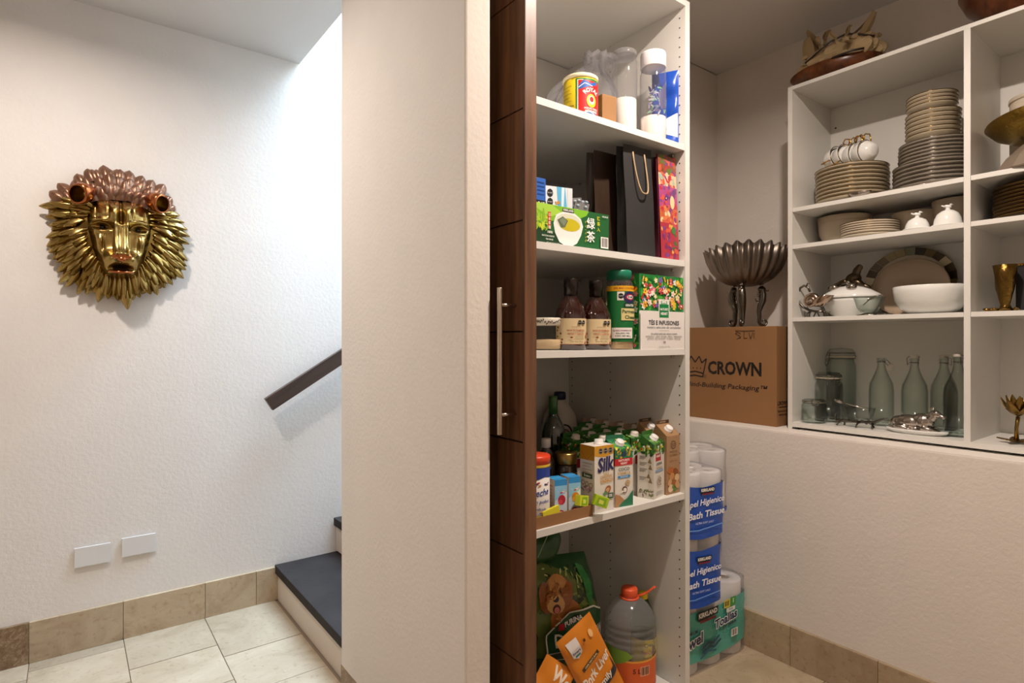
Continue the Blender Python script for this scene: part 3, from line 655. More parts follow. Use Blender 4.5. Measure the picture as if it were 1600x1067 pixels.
# ------------------------------------------------------------------ shelf D
t = carton('almond_drink_carton', 'vanilla almond drink carton with orange top and big navy script', 1.2485, 1.229, ZD, .0765, .0620, .194, -2, '#e3ddd3', flat_top=True)
W, DD, H = .0765, .062, .194
a = Art(front(W, DD)); a.poly([(0, .166), (.02, .162), (.045, .160), (W, .168), (W, H), (0, H)], '#d59a26')
for i in range(3): a.oval(.024 + i * .0195, .178, .0092, .0092, '#191616', n=8); a.ring(.024 + i * .0195, .178, .0076, .0006, '#dddddd'); a.text('EXCESO', .024 + i * .0195, .178, .0038, '#eeeeee')
a.text('Silk', .043, .137, .056, '#272460', .035, rot=.08, shear=.15, width=.066); a.text('SABOR', .046, .110, .007, '#c8a050', .02); a.text('ORIGINAL', .046, .102, .011, '#c99a3c', .02, rot=.06); a.text('VAINILLA', .048, .090, .015, '#cf9a36', .03, rot=.06, width=.052)
a.oval(.052, .064, .013, .010, '#a5623a', .6); a.oval(.050, .062, .009, .006, '#d8a878', .6); a.poly([(.030, .052), (.044, .062), (.050, .054), (.038, .046)], '#5f8f5a'); a.rect(.052, .036, .073, .052, '#2f5a3a'); a.text('0%', .0625, .044, .012, '#e8e8e0', .03)
for i in range(4): a.rect(.010, .012 + i * .004, .040 - (i % 2) * .008, .0132 + i * .004, '#9a948a')
a.build(t)
a = Art(leftf(W, DD)); a.poly([(0, .150), (DD, .152), (DD, H), (0, H)], '#cf8f22'); a.poly([(0, .178), (.03, .152), (DD, .180), (DD, .178), (.03, .150), (0, .176)], '#b5761a')
for i in range(4): a.rect(.012, .140 - i * .009, .052 - (i % 2) * .008, .142 - i * .009, '#c9a98c')
a.rect(.010, .098, .054, .112, '#2d5234'); a.text('Bueno', .032, .105, .011, '#e8e8e0', .03)
for i in range(3): a.ring(.014 + i * .017, .083 - .002 * i, .0075, .002, '#8a6a5a')
a.leaves(.004, .058, .058, .074, 12, ['#c9b0b8', '#b08a9a', '#8f7a8f'], .007); a.build(t)
t = carton('coconut_drink_carton', 'coconut vanilla drink carton with dark green top and red band', 1.340, 1.231, ZD, .0680, .0600, .172, -8, '#e4ded4', '#1d6a48', ridge=.026)
W, DD, H = .068, .060, .172
a = Art(front(W, DD)); a.rect(0, .142, W, H, '#1c6b4c'); a.leaves(.004, .145, W - .004, H - .002, 50, ['#e0a428', '#1f7a4a', '#0f4a38', '#d8c040', '#2b8f5c'], .010, 6, .3); a.rect(.024, .150, .042, .166, '#1d3a4a'); a.rect(0, .124, W, .145, '#c41f2a')
a.text("NATURE'S", W/2, .139, .0085, '#f2ece6', .03, width=.042); a.text('HEART', W/2, .130, .0085, '#f2ece6', .03); a.text('COCO', W/2, .112, .014, '#2b5a5a', .01); a.text('VAINILLA', W/2, .100, .013, '#c9a45a', .01, width=.05); a.rect(.010, .086, .058, .093, '#2f8fc8'); a.text('SIN AZUCAR', W/2, .0895, .005, '#f0f0f0', .02)
a.oval(.048, .070, .009, .009, '#b99a6a'); a.ring(.048, .070, .006, .001, '#e0d0b0'); a.oval(.036, .050, .0105, .0105, '#5a4030'); a.oval(.037, .049, .007, .007, '#efe9de'); a.leaves(.022, .042, .03, .05, 4, ['#efe9de', '#6a4a30'], .006)
a.poly([(0, .040), (.018, .034), (.034, .020), (.046, .014), (.046, 0), (0, 0)], '#b5865a'); a.poly([(.010, 0), (.026, .014), (.046, .024), (W, .046), (W, 0)], '#2a7a58'); a.build(t)
a = Art(leftf(W, DD)); a.rect(0, .142, DD, H, '#1c6b4c'); a.rect(0, .124, DD, .145, '#c41f2a'); a.build(t)
a = Art(flat((-W/2, -DD/2, H), (1, 0, 0), (0, DD * .72, .026))); a.leaves(.006, .006, W - .006, .040, 46, ['#2f8f4c', '#e0c040', '#1f6a3c', '#5aa83c'], .009, 8, .35); a.build(t)
def oat(x, y, rz, label):
    t = carton('oat_drink_carton', label, x, y, ZD, .0760, .0570, .172, rz, '#ded8ce', '#33682a', ridge=.026)
    W, DD, H = .076, .057, .172; leafy(t, W, DD, H, 21, .034, ridge=.026)
    a = Art(front(W, DD)); a.rect(.012, .118, .050, .160, '#b5202c'); a.poly([(.020, .160), (.042, .160), (.042, .167), (.031, .172), (.020, .167)], '#28502e'); a.text("NATURE'S", .031, .144, .0085, '#f2ece6', .03, width=.034); a.text('HEART', .031, .133, .0095, '#f2ece6', .03, width=.03)
    a.text('AVENA', .036, .108, .013, '#3a4a52', .02); a.text('VAINILLA', .036, .096, .012, '#b59a6a', .01, width=.046); a.rect(.010, .083, .062, .090, '#3d86c0'); a.text('SIN AZUCAR AÑADIDA', .036, .0865, .0045, '#f0f0f0', .02)
    a.oval(.036, .052, .016, .019, '#cfc4b2'); a.ring(.036, .052, .013, .003, '#8f8272', 12); a.oval(.036, .052, .006, .007, '#9c8f80'); a.leaves(.024, .038, .05, .066, 12, ['#a89a84', '#8a7c68'], .004)
    for i in range(4): a.rect(.010, .010 + i * .0035, .062 - (i % 2) * .012, .0112 + i * .0035, '#8a867e')
    a.build(t)
    a = Art(leftf(W, DD)); r_ = random.Random(6)
    for k_, (uu, vv) in enumerate(((.008, .132), (.008, .112), (.008, .092), (.008, .066))):
        for i in range(3): a.rect(uu, vv - i * .004, uu + .026 - i * .005, vv + .0018 - i * .004, '#6a6256')
    for (uu, vv) in ((.044, .120), (.046, .100), (.040, .072), (.046, .058)): a.poly([(uu - .008, vv - .006), (uu + .006, vv - .008), (uu, vv + .010)], '#8a7a52')
    a.leaves(.006, .008, .052, .026, 24, ['#8a7a44', '#6a7a3a', '#5a5030'], .006, 3, .3); a.build(t); return t
oat(1.494, 1.228, 14, 'white oat drink carton with leafy top and red badge at the shelf front')
def nut(x, y, rz, label, pr=True):
    t = carton('nut_drink_carton', label, x, y, ZD, .0660, .0600, .190, rz, '#a5815c', '#9a7650', ridge=.034, group='brown paper drink cartons')
    W, DD, H = .066, .060, .190
    a = Art(flat((-W/2, DD * .22, H + .034), (1, 0, 0), (0, 0, 1))); a.rect(.001, .001, W - .001, .0115, '#4a3020'); a.text('AGITE BIEN', W/2, .006, .006, '#c9b090', .02); a.build(t)
    if pr:
        a = Art(front(W, DD)); a.ring(.033, .160, .014, .0015, '#5a3c24'); a.ring(.033, .160, .011, .001, '#5a3c24'); a.text("NATURE'S", .033, .163, .0045, '#4a3020', .02); a.text('HEART', .033, .157, .005, '#4a3020', .02)
        a.text('NUEZ DE', .033, .138, .009, '#7a5434', .01); a.text('LA INDIA', .033, .127, .009, '#7a5434', .01); a.text('ALIMENTO LIQUIDO', .033, .108, .0045, '#6a4a30')
        for i, (u, v, r1, r2, c_, q) in enumerate(((.018, .078, .016, .010, '#b5642c', .2), (.045, .072, .015, .010, '#8c4a1e', -.5), (.024, .058, .014, .011, '#c98a50', .7), (.050, .052, .012, .012, '#d9b487', 0), (.014, .040, .012, .009, '#d0a070', .9), (.036, .036, .014, .010, '#a0602c', .1), (.052, .028, .011, .013, '#c79a6a', .3), (.018, .020, .014, .012, '#dcc09a', .5), (.040, .014, .010, .006, '#4f7a36', .5), (.03, .025, .008, .005, '#5f8a3a', 1.2))): a.oval(u, v, r1, r2, c_, q)
        a.build(t)
    return t
nut(1.573, 1.231, 0, 'brown paper nut drink carton at the shelf front against the side panel')
nut(1.566, 1.298, 3, 'brown paper nut drink carton second from the shelf front along the side panel', False)
for i, (x, y, lb) in enumerate(((1.285, 1.368, 'behind the gold lidded coffee jar'), (1.338, 1.300, 'right behind the orange topped carton'), (1.408, 1.300, 'behind the coconut carton'), (1.482, 1.296, 'right behind the front oat carton'))):
    t = carton('leafy_drink_carton', 'leafy topped drink carton ' + lb, x, y, ZD, .0660, .0580, .184, rnd.uniform(-4, 4), '#ded8ce', '#33682a', ridge=.010, cap='#d8cfc4', group='leafy topped drink cartons')
    leafy(t, .066, .058, .184, 30 + i, .055, ridge=.010); a = Art(front(.066, .058)); a.rect(.016, .10, .046, .128, '#b5202c'); a.build(t)
src = t
for (x, y, lb) in ((1.360, 1.370, 'in the second row behind the orange topped carton'), (1.432, 1.372, 'in the second row behind the coconut carton'), (1.404, 1.446, 'deepest behind the coconut carton'), (1.492, 1.366, 'in the second row behind the front oat carton'), (1.490, 1.440, 'in the third row behind the front oat carton'), (1.488, 1.512, 'deepest behind the front oat carton')):
    dup(src, 'leafy topped drink carton ' + lb, (x, y, ZD), rnd.uniform(-5, 5))
for i, (y, lb) in enumerate(((1.366, 'third'), (1.434, 'fourth'), (1.502, 'fifth'), (1.570, 'sixth'))):
    carton('plain_drink_carton', 'beige topped drink carton, ' + lb + ' from the shelf front along the side panel', 1.567, y, ZD, .066, .060, .190, 0, '#b9a48c', '#a8937c', ridge=.008, cap='#d3c8bc', group='beige topped drink cartons')
# tray and what stands in it
t = thing('cardboard_tray', 'low brown cardboard tray on the fourth shelf at the door end', 'tray', (1.068, 1.29, ZD))
b = MB(); w_, d_, h_ = .125, .10, .031; q = .002
b.box((-w_, -d_, 0), (w_, d_, q), KRAFT); b.box((-w_, -d_, q), (w_, -d_ + q, h_), KRAFT); b.box((-w_, d_ - q, q), (w_, d_, h_), KRAFT); b.box((-w_, -d_ + q, q), (-w_ + q, d_ - q, h_), KRAFT); b.box((w_ - q, -d_ + q, q), (w_, d_ - q, h_), KRAFT)
b.build('tray', parent=t)
ZT = ZD + .002
t = thing('milk_powder_canister', 'white canister with a red lid and blue script in the cardboard tray', 'canister', (1.018, 1.236, ZT), -30)
MB().lathe([(.038, 0), (.0395, .002), (.0395, .160)], P_('#e2ddd6', .3), 36).build('body', parent=t)
MB().lathe([(.0415, .165), (.0415, .183), (.039, .187), (0, .187)], P_('#d8421e', .35), 36).build('lid', parent=t)
MB().lathe([(.0405, .157), (.0410, .158), (.0410, .165), (.0405, .166)], P_('#e8c93a', .35), 36).build('yellow_ring', parent=t)
a = Art(cyl(.0397), .007); a.poly([(-.06, .128), (-.02, .120), (.02, .132), (.06, .126), (.06, .157), (-.06, .157)], '#1f3f9a'); a.text('Leche', .010, .090, .026, '#2a4aa0', .02, rot=.1, shear=.3, width=.05); a.text('en polvo', .012, .066, .014, '#2a4aa0', .01, shear=.2)
a.leaves(-.03, .105, .045, .118, 8, ['#d88a2a', '#2a4aa0', '#c03a2a'], .005); a.text('Fortificada', .005, .046, .009, '#2a3a7a', .01); a.poly([(-.05, 0), (.04, 0), (.045, .016), (.02, .030), (-.02, .026)], '#e8d028'); a.leaves(-.01, .026, .04, .040, 8, ['#c0302a', '#2a6ab0', '#e8a02a'], .004); a.build(t)
def juice(x, label, c1, c2):
    t = thing('juice_carton', label, 'carton', (x, 1.245, ZT), -14, group='small blue topped juice cartons')
    MB().box((-.0195, -.025, 0), (.0195, .025, .108), P_('#e4d9d0'), bev=.001).build('body', parent=t)
    a = Art(front(.039, .05)); a.rect(0, 0, .039, .108, '#cfe2ee'); a.rect(0, .092, .039, .108, '#2d8fd0'); a.poly([(0, .05), (.039, .075), (.039, .092), (0, .092)], '#8fc9ea'); a.oval(.022, .052, .012, .014, c1); a.oval(.018, .046, .007, .007, c2); a.leaves(.01, .066, .034, .082, 6, ['#c8304a', '#e8e0d8', '#2b3a6a'], .005); a.oval(.019, .014, .011, .010, '#c43a5a'); a.oval(.019, .014, .006, .006, '#f0e0d8'); a.build(t)
    a = Art(leftf(.039, .05)); a.rect(0, 0, .05, .108, '#e0cfc4'); a.rect(.01, .088, .04, .091, '#d8823a')
    for i in range(6): a.rect(.012, .078 - i * .009, .038 - .006 * (i % 2), .0795 - i * .009, '#b59a8a')
    a.rect(0, .045, .022, .053, '#e8e2da'); a.build(t)
    a = Art(topf(.039, .05, .108)); a.rect(0, 0, .039, .05, '#2f93d4'); a.poly([(0, .02), (.039, .03), (.039, .033), (0, .023)], '#7fc4ea'); a.build(t)
    b = MB(); b.tube([(0, 0, 0), (0, 0, .06), (.004, 0, .075)], .0018, P_('#e8e8e8')); b.build('straw', parent=t, loc=(.0215, .0, .015)); return t
juice(1.104, 'small juice carton with red fruit print in the tray beside the red lidded canister', '#b8213a', '#d8465a')
juice(1.157, 'small juice carton with orange fruit print at the open end of the tray', '#e08a24', '#f0b04a')
for (x, y, z, rx, rz, c_, lb) in ((1.158, 1.200, ZD + .031, 14, 10, '#c9d42a', 'small lime yellow packet leaning in the tray corner'), (1.199, 1.172, ZD + .030, 20, -30, '#a9c818', 'small lime green packet lying against the orange topped carton')):
    t = thing('lime_packet', lb, 'packet', (x, y, z), rz, 'small lime packets', rot=(radians(-6), radians(rx), radians(rz)))
    MB().box((-.021, -.009, 0), (.021, .009, .030), P_(c_, .3), bev=.0015).build('packet', parent=t)
    a = Art(front(.042, .018)); a.poly([(.006, .002), (.036, .005), (.034, .026), (.010, .024)], '#7fb020'); a.poly([(.014, .008), (.028, .008), (.028, .018), (.014, .02)], '#d8dc5a'); a.build(t)
t = thing('yellow_packet', 'yellow packet lying low at the door end of the cardboard tray', 'packet', (1.045, 1.197, ZT), 0, rot=(0, radians(-10), radians(0)))
MB().box((-.03, -.004, 0), (.03, .004, .045), P_('#d8cf2a', .3), bev=.002).build('packet', parent=t)
t = thing('coffee_jar', 'dark coffee jar with a wide gold lid behind the juice cartons', 'jar', (1.206, 1.318, ZD))
MB().lathe([(.031, 0), (.034, .004), (.034, .120), (.031, .128)], M('dark_glass', '#1a0f08', .06, spec=.9), 32).build('body', parent=t)
MB().lathe([(.033, .128), (.0345, .130), (.0345, .158), (.033, .161), (0, .161)], M('gold_lid', '#a88a50', .3, 1), 36).build('lid', parent=t)
a = Art(cyl(.0342), .007); a.rect(-.04, .03, .04, .105, '#1c1614'); a.rect(-.04, .100, .04, .103, '#b08c3c'); a.text('CAFE', .0, .082, .012, '#b08c3c', .02); a.rect(-.018, .055, .018, .070, '#5a6a28'); a.build(t)
OIL = M('olive_bottle_glass', '#141f10', .05, spec=.9, coat=.5)
t = bottle('oil_bottle', 'tall dark green oil bottle with a green neck sleeve', 'bottle', 1.248, 1.425, ZD, [(.036, 0), (.040, .004), (.040, .200), (.036, .225), (.022, .250), (.0145, .265), (.0135, .31)], OIL)
MB().lathe([(.0150, .262), (.0150, .318), (.0135, .321), (0, .321)], P_('#2c5a2a', .35), 24).build('neck_sleeve', parent=t)
a = Art(cyl(.0402), .008); a.rect(-.05, .03, .05, .13, '#b8b08a'); a.build(t)
def dark_bottle(x, y, h, r, cap, label):
    t = bottle('dark_bottle', label, 'bottle', x, y, ZD, [(r * .92, 0), (r, .003), (r, h * .66), (r * .8, h * .78), (.012, h * .86), (.012, h * .9)], M('soy_glass', '#1b120d', .08, spec=.9))
    MB().lathe([(.0145, h * .87), (.0145, h * .98), (.0135, h), (0, h)], P_(cap, .4), 22).build('cap', parent=t); return t
t = dark_bottle(1.150, 1.345, .205, .028, '#cfc8bf', 'small dark bottle with a cream cap in front of the oil bottle'); a = Art(cyl(.0282), .007); a.rect(-.03, .02, .03, .09, '#3a2c22'); a.rect(-.03, .088, .03, .091, '#b5a78c'); a.build(t)
dark_bottle(1.082, 1.372, .215, .027, '#d8d4ce', 'dark bottle with a white cap close to the door edge')
dark_bottle(1.165, 1.490, .27, .030, '#1c1a18', 'tall black capped bottle left of the oil bottle')
t = thing('bleach_jug', 'white plastic jug with a navy cap and printed label in the shelf corner', 'jug', (1.495, 1.668, ZD))
MB().lathe([(.060, 0), (.066, .006), (.066, .18), (.060, .215), (.042, .248), (.020, .268), (.018, .285)], M('milky_plastic', '#cfc6ba', .4), 36).build('body', parent=t)
MB().lathe([(.021, .276), (.023, .278), (.023, .300), (.020, .305), (0, .305)], P_('#1a2240', .4), 24).build('cap', parent=t)
a = Art(cyl(.0662, -.5), .008); a.ring(0, .155, .036, .006, '#2a2420', 18); a.oval(0, .150, .026, .024, '#8a6a4a'); a.oval(.004, .150, .016, .018, '#b59a84'); a.build(t)
t = thing('small_clear_cup', 'small clear plastic cup upside down behind the juice cartons', 'cup', (1.100, 1.330, ZT)); MB().lathe([(.026, 0), (.022, .10), (.020, .125), (0, .127)], PLAST, 24).build('cup', parent=t)

# ------------------------------------------------------------------ bottom shelf E
JUG = clear('jug_plastic', '#fbfbfc', '#c9c9cc', body=.12, blend=.2, rough=.14)
t = thing('water_jug', 'large ribbed clear water jug with orange screw cap and strap', 'bottle', (1.444, 1.275, ZE), -20)
prof = [(.070, 0), (.078, .006)]
z = .012
while z < .245:
    prof += [(.082, z), (.0825, z + .008), (.0790, z + .012), (.082, z + .016)]; z += .022
prof += [(.081, .256), (.074, .276), (.062, .296), (.044, .312), (.028, .320), (.023, .324), (.023, .332)]
MB().lathe(prof, JUG, 48).build('body', parent=t)
MB().lathe([(.0255, .326), (.0265, .328), (.0265, .347), (.024, .351), (0, .351)], P_('#d8532a', .4), 36).build('screw_cap', parent=t)
b = MB(); b.lathe([(.024, .318), (.031, .319), (.031, .323), (.024, .324)], P_('#d8532a', .4), 30, cap=False); b.tube([(.026, 0, .321), (.045, -.004, .323), (.062, -.012, .334), (.078, -.018, .348), (.085, -.018, .350)], .0055, P_('#d8532a', .4), 8, flat=.5); b.build('strap', parent=t)
a = Art(cyl(.0832), .010); a.rect(-.13, .062, .13, .150, '#d8622e'); a.rect(-.13, .150, .13, .156, '#e8a03a'); a.poly([(-.13, .12), (-.055, .150), (-.03, .17), (-.05, .185), (-.13, .19)], '#7aa03a'); a.rect(-.13, .062, .13, .074, '#c9481f')
a.text('5 L', -.018, .124, .020, '#5a2412', .03); a.bars(-.004, .112, .028, .024, '#3a1a10', '#e0a080'); a.build(t)
t = thing('soda_bottle', 'green soda bottle with a yellow cap beside the water jug', 'bottle', (1.563, 1.318, ZE), -25)
SODA = clear('green_bottle', '#b9dcae', '#5c8a66', blend=.2)
JUG = clear('jug_plastic', '#fbfbfc', '#c9c9cc', body=.12, blend=.2, rough=.14)
MB().lathe([(.036, 0), (.042, .006), (.042, .175), (.040, .20), (.030, .235), (.018, .262), (.0135, .275), (.0135, .285)], SODA, 36).build('body', parent=t)
MB().lathe([(.0150, .270), (.0155, .272), (.0155, .289), (.014, .292), (0, .292)], P_('#e0c21e', .4), 28).build('cap', parent=t)
MB().lathe([(.038, .003), (.0400, .007), (.0400, .155), (0, .156)], clear('soda_water', '#dbe8c8', '#9ab88a', blend=.2), 28).build('contents', parent=t)
a = Art(cyl(.0424), .008); a.rect(-.07, .064, .07, .146, '#d8c322'); a.ring(-.008, .128, .007, .002, '#3a3020'); a.text('MEX', .010, .128, .010, '#3a3020', .03); a.text('TopoChico', .0, .104, .016, '#b5302a', .02, shear=.2, width=.052); a.text('TORONJA', 0, .085, .008, '#4a3a20', .02); a.text('SIN CALORIAS', 0, .075, .006, '#4a3a20', .01); a.build(t)
# dog food
t, sf = pouch('dog_food_sack', 'large green dog food sack with a fluffy tan dog printed on it', 'bag', 1.195, 1.395, ZE, .37, .15, .462, -8, '#1d4a22', rot=(radians(-4), radians(3), radians(-12)), seed=4, wr=.005, top_in=.28)
a = Art(sf, .018, .0007)
a.poly([(-.17, .10), (.16, .10), (.165, .30), (.12, .36), (.05, .42), (-.05, .45), (-.165, .43)], '#5c6b2c'); a.leaves(-.05, .33, .12, .44, 60, ['#a8b85a', '#7d8a34', '#42521f', '#2b3a1a', '#c9cc88'], .010, 3, .3); a.leaves(.06, .28, .14, .37, 30, ['#20301a', '#2f4420', '#18240f'], .016, 4, .6)
a.poly([(.04, .31), (.10, .33), (.16, .29), (.165, .20), (.06, .22)], '#6b7f2a'); a.poly([(.10, .44), (.13, .43), (.15, .34), (.13, .30), (.11, .37)], '#1f7a34')
for (u, v, r1, r2, c_, q) in ((-.035, .27, .060, .070, '#a5662c', .3), (-.01, .235, .06, .045, '#9a5c26', 0), (-.075, .355, .058, .055, '#b87838', 0), (-.115, .345, .024, .050, '#8a5020', .3), (-.035, .345, .022, .046, '#945624', -.3), (-.075, .385, .038, .026, '#c48a4a', 0), (-.078, .325, .032, .028, '#d0a062', 0), (-.078, .340, .012, .009, '#1c1410', 0), (-.078, .312, .013, .014, '#4a1c18', 0), (-.078, .309, .009, .010, '#d07a70', 0), (-.099, .362, .007, .007, '#17100c', 0), (-.057, .362, .007, .007, '#17100c', 0)):
    a.oval(u + .066, v + .010, r1, r2, c_, q)
a.leaves(-.052, .340, .038, .405, 26, ['#d09a58', '#a8692e', '#8f5626'], .010, 7, .3); a.leaves(-.02, .22, .065, .30, 30, ['#b8783c', '#8a5222', '#c48c50'], .012, 9, .3)
a.poly([(-.17, .18), (-.12, .19), (-.10, .26), (-.13, .31), (-.17, .30)], '#9c958a'); a.poly([(-.17, .28), (-.12, .30), (-.09, .25), (-.10, .18), (-.088, .18), (-.078, .25), (-.11, .315), (-.17, .30)], '#181818')
a.build(t); a = Art(lambda u, v, h: sf(u + .036, v + .046, h + .0150), .014, .0007)
a.poly([(-.085, .205), (-.085, .150), (.142, .150), (.142, .245), (.10, .265), (.0, .262), (-.05, .235)], '#e8e6dc'); a.poly([(-.080, .202), (-.080, .153), (.139, .153), (.139, .241), (.10, .260), (.0, .257), (-.047, .232)], '#174f25')
a.poly([(-.045, .222), (-.02, .222), (.045, .250), (.02, .250)], '#141414'); a.rect(-.044, .213, -.024, .233, '#c0202a'); a.text('PURINA', .012, .234, .020, '#f0eee8', .03, rot=.2); a.text('DOG', -.005, .182, .052, '#efeee6', .02, width=.10); a.text('CHOW', .098, .184, .05, '#efeee6', .02, width=.075)
a.rect(-.16, .10, .16, .145, '#0f3318'); a.poly([(-.08, .135), (-.0, .128), (.08, .14), (.0, .124)], '#dfe6d0'); a.text('RICE', .07, .085, .034, '#c9b98a', .01, shear=.2); a.text('CHICKEN', -.04, .085, .03, '#c9b98a', .01); a.build(t)
b = MB()
def fold(u, v):
    a_ = 2 * pi * v; k = sin(pi * (.04 + .92 * u)) ** .5; return Vector(((u - .5) * .15, .034 * k * cos(a_) * (1 + .2 * sin(9 * u)), .052 * k * sin(a_) * (1 + .2 * sin(7 * u + 1)) + .01 * sin(u * 8)))
b.grid(fold, 22, 12, M('film_1d4a22', '#1d4a22', .28)); o = b.build('rolled_top', parent=t, loc=(-.050, -.03, .500), rot=(0, radians(-16), 0))
a = Art(lambda u, v, h: Vector((u, -.040 - h, v * .7 + .01))); a.line([(-.03, -.03), (.02, .045)], .003, '#7fa07a'); a.leaves(-.085, -.02, -.04, .03, 9, ['#5a8a5a', '#4a7a4a'], .008); a.build(o)
tt, sf = pouch('treat_bag', 'orange dog treat bag tilted with white hang tab beside the water jug', 'bag', 1.305, 1.208, ZE + .035, .135, .034, .320, -8, '#d8821c', rot=(radians(-3), radians(-27), radians(-6)), seed=8, wr=.003)
a = Art(sf, .012, .0004); a.text('Pork Liver', .004, .170, .046, '#f4e9da', .03, rot=.28, shear=.2, width=.118); a.poly([(-.04, .205), (.03, .222), (.032, .211), (-.038, .194)], '#4a3420'); a.text('100% NATURAL', -.003, .208, .008, '#e8cfa0', .02, rot=.24)
a.poly([(-.06, .110), (.055, .140), (.060, .172), (.062, .120), (-.04, .088), (-.062, .086)], '#2a2c34'); a.text('Family', .006, .124, .026, '#efe6d8', .03, rot=.26, shear=.2)
a.poly([(-.050, .300), (-.046, .250), (-.030, .238), (-.012, .250), (-.012, .300)], '#e9e4e2'); a.text('Smart', -.03, .262, .012, '#2a4a8a', .03); a.rect(-.038, .246, -.02, .253, '#3a8a8a'); a.rect(.002, .272, .010, .280, '#4a3018'); a.oval(.035, .276, .008, .012, '#e8b87a')
for i in range(5): a.oval(.03 + .012 * cos(i * 1.26), .045 + .012 * sin(i * 1.26), .007, .006, '#e8b83a')
a.build(tt)
tt, sf = pouch('treat_bag', 'orange dog treat bag low at the door end of the bottom shelf', 'bag', .950, 1.262, ZE, .12, .035, .285, -12, '#d8821c', rot=(radians(-6), radians(38), radians(-14)), seed=12, wr=.004)
a = Art(sf, .012, .0004); a.text('Wow', .03, .245, .05, '#f0e0cc', .04, rot=-.2, width=.11); a.text('MIX', .09, .2, .02, '#2a1a10', .03, rot=-.4); a.poly([(-.01, .14), (.004, .148), (.016, .138), (.012, .156), (.024, .165), (.008, .166), (.002, .18), (-.004, .166), (-.018, .164), (-.006, .155)], '#5a3018'); a.poly([(-.12, .02), (.12, .05), (.12, .075), (-.12, .05)], '#e8a848'); a.build(tt)
for tb in [o for o in bpy.data.objects if o.name.startswith('treat_bag')]: tb['group'] = 'orange dog treat bags'
ANT = M('antique_silver', '#6f6a62', .28, 1, vary=.15, scale=70)
# ------------------------------------------------------------------ carton and shell bowl in the alcove
t = thing('moving_box', 'brown printed cardboard box with handwriting standing on the ledge', 'box', (2.46, 1.4975, .895), -90)
W, DD, H = .495, .30, .415
b = MB(); b.box((-W/2, -DD/2, 0), (W/2, DD/2, H), KRAFT, bev=.003); b.build('box', parent=t)
a = Art(flat((-W/2, -DD/2, H), (1, 0, 0), (0, 1, 0))); a.rect(0, .148, W, .1515, '#5f3f1e'); a.build(t, 'flap_seam')
a = Art(front(W, DD)); K1 = '#1a1512'
a.text('CROWN', .302, .230, .078, K1, .035, width=.258); a.text('Mind-Building Packaging™', .255, .153, .030, K1, .012, shear=.2, width=.40)
cxx, cyy = .105, .225
pts = [(-.046, -.020), (-.060, .045), (-.038, .028), (-.022, .058), (0, .030), (.022, .058), (.036, .028), (.060, .048), (.044, -.020)]
a.h += .0001; a.line([(cxx + x, cyy + y) for x, y in pts], .006, K1); a.line([(cxx - .046, cyy - .020), (cxx, cyy - .012), (cxx + .044, cyy - .020), (cxx + .040, cyy - .036), (cxx, cyy - .030), (cxx - .042, cyy - .036), (cxx - .046, cyy - .020)], .006, K1)
for i in range(4): a.oval(cxx - .03 + i * .02, cyy + .003, .003, .003, K1)
a.ring(.158, .192, .008, .0012, K1); a.text('R', .158, .192, .009, K1)
for p in ([(.335, .385), (.318, .392), (.31, .385), (.33, .376), (.336, .368), (.316, .362)], [(.352, .394), (.350, .364), (.366, .366)], [(.374, .388), (.382, .362), (.392, .390)], [(.398, .388), (.397, .364)], [(.404, .364), (.406, .362)], [(.31, .398), (.36, .396), (.40, .397)]): a.line(p, .0028, '#4a3322')
a.build(t, 'printed_label')
a = Art(flat((W/2, -DD/2, 0), (0, 1, 0), (0, 0, 1))); a.text('CROWN', .050, .095, .022, K1, .03); a.rect(.018, .078, .09, .081, K1); a.text('PACKAGING CORP', .055, .062, .010, K1, .02); a.text('MADE IN USA', .050, .048, .010, K1, .02); a.build(t, 'printed_label')
t = thing('shell_bowl', 'large fluted pewter shell bowl raised on three seahorse feet', 'bowl', (2.455, 1.475, 1.31), 20)
def flute(r, z, a_): k = 1 + .040 * cos(24 * a_) * min(1, r / .09); return r * k, z + (.007 * cos(24 * a_) + .010 * sin(2 * a_ + 1)) * max(0, (z - .26) / .09)
b = MB(); b.lathe([(.0005, .190), (.04, .188), (.08, .198), (.115, .220), (.145, .255), (.165, .300), (.178, .355), (.173, .354), (.158, .300), (.138, .258), (.11, .226), (.07, .204), (.0005, .196)], PEWTER, 192, mod=flute, cap=False); b.build('bowl', parent=t)
for q in (-62, 58, 178):
    b = MB(); c_ = radians(q)
    sp = [(0, 0, .185), (.008, 0, .170), (.012, 0, .150), (.010, 0, .120), (.000, 0, .095), (-.006, 0, .070), (-.004, 0, .045)]
    sp += [(.014 - .020 * cos(u * 1.0) * (1 - u / 9), 0, .024 - .020 * sin(u) * (1 - u / 9)) for u in [i * .45 for i in range(0, 15)]]
    rr = [.013, .016, .020, .021, .018, .014, .012] + [.0105 - .0005 * i for i in range(15)]
    b.tube(sp, rr, ANT, 10, flat=.7); b.ell((.006, 0, .172), (.018, .013, .015), ANT); b.tube([(.010, 0, .172), (.028, 0, .165), (.036, 0, .166)], [.006, .0035, .0045], SILVER, 8)
    for i in range(6): z = .155 - i * .009; b.tube([(-.002, 0, z), (-.016, 0, z + .004)], [.0035, .001], SILVER, 5)
    b.fin([(-.004, 0, .14), (-.022, .002, .135), (-.024, 0, .122), (-.018, -.002, .112), (-.004, 0, .11)], [(0, 1, 2, 3, 4)], SILVER)
    b.tube([(.004, .0, .182), (.006, 0, .196)], [.006, .010], SILVER, 8)
    b.build('seahorse_leg', parent=t, loc=(.066 * cos(c_), .066 * sin(c_), .001), rot=(0, 0, c_))

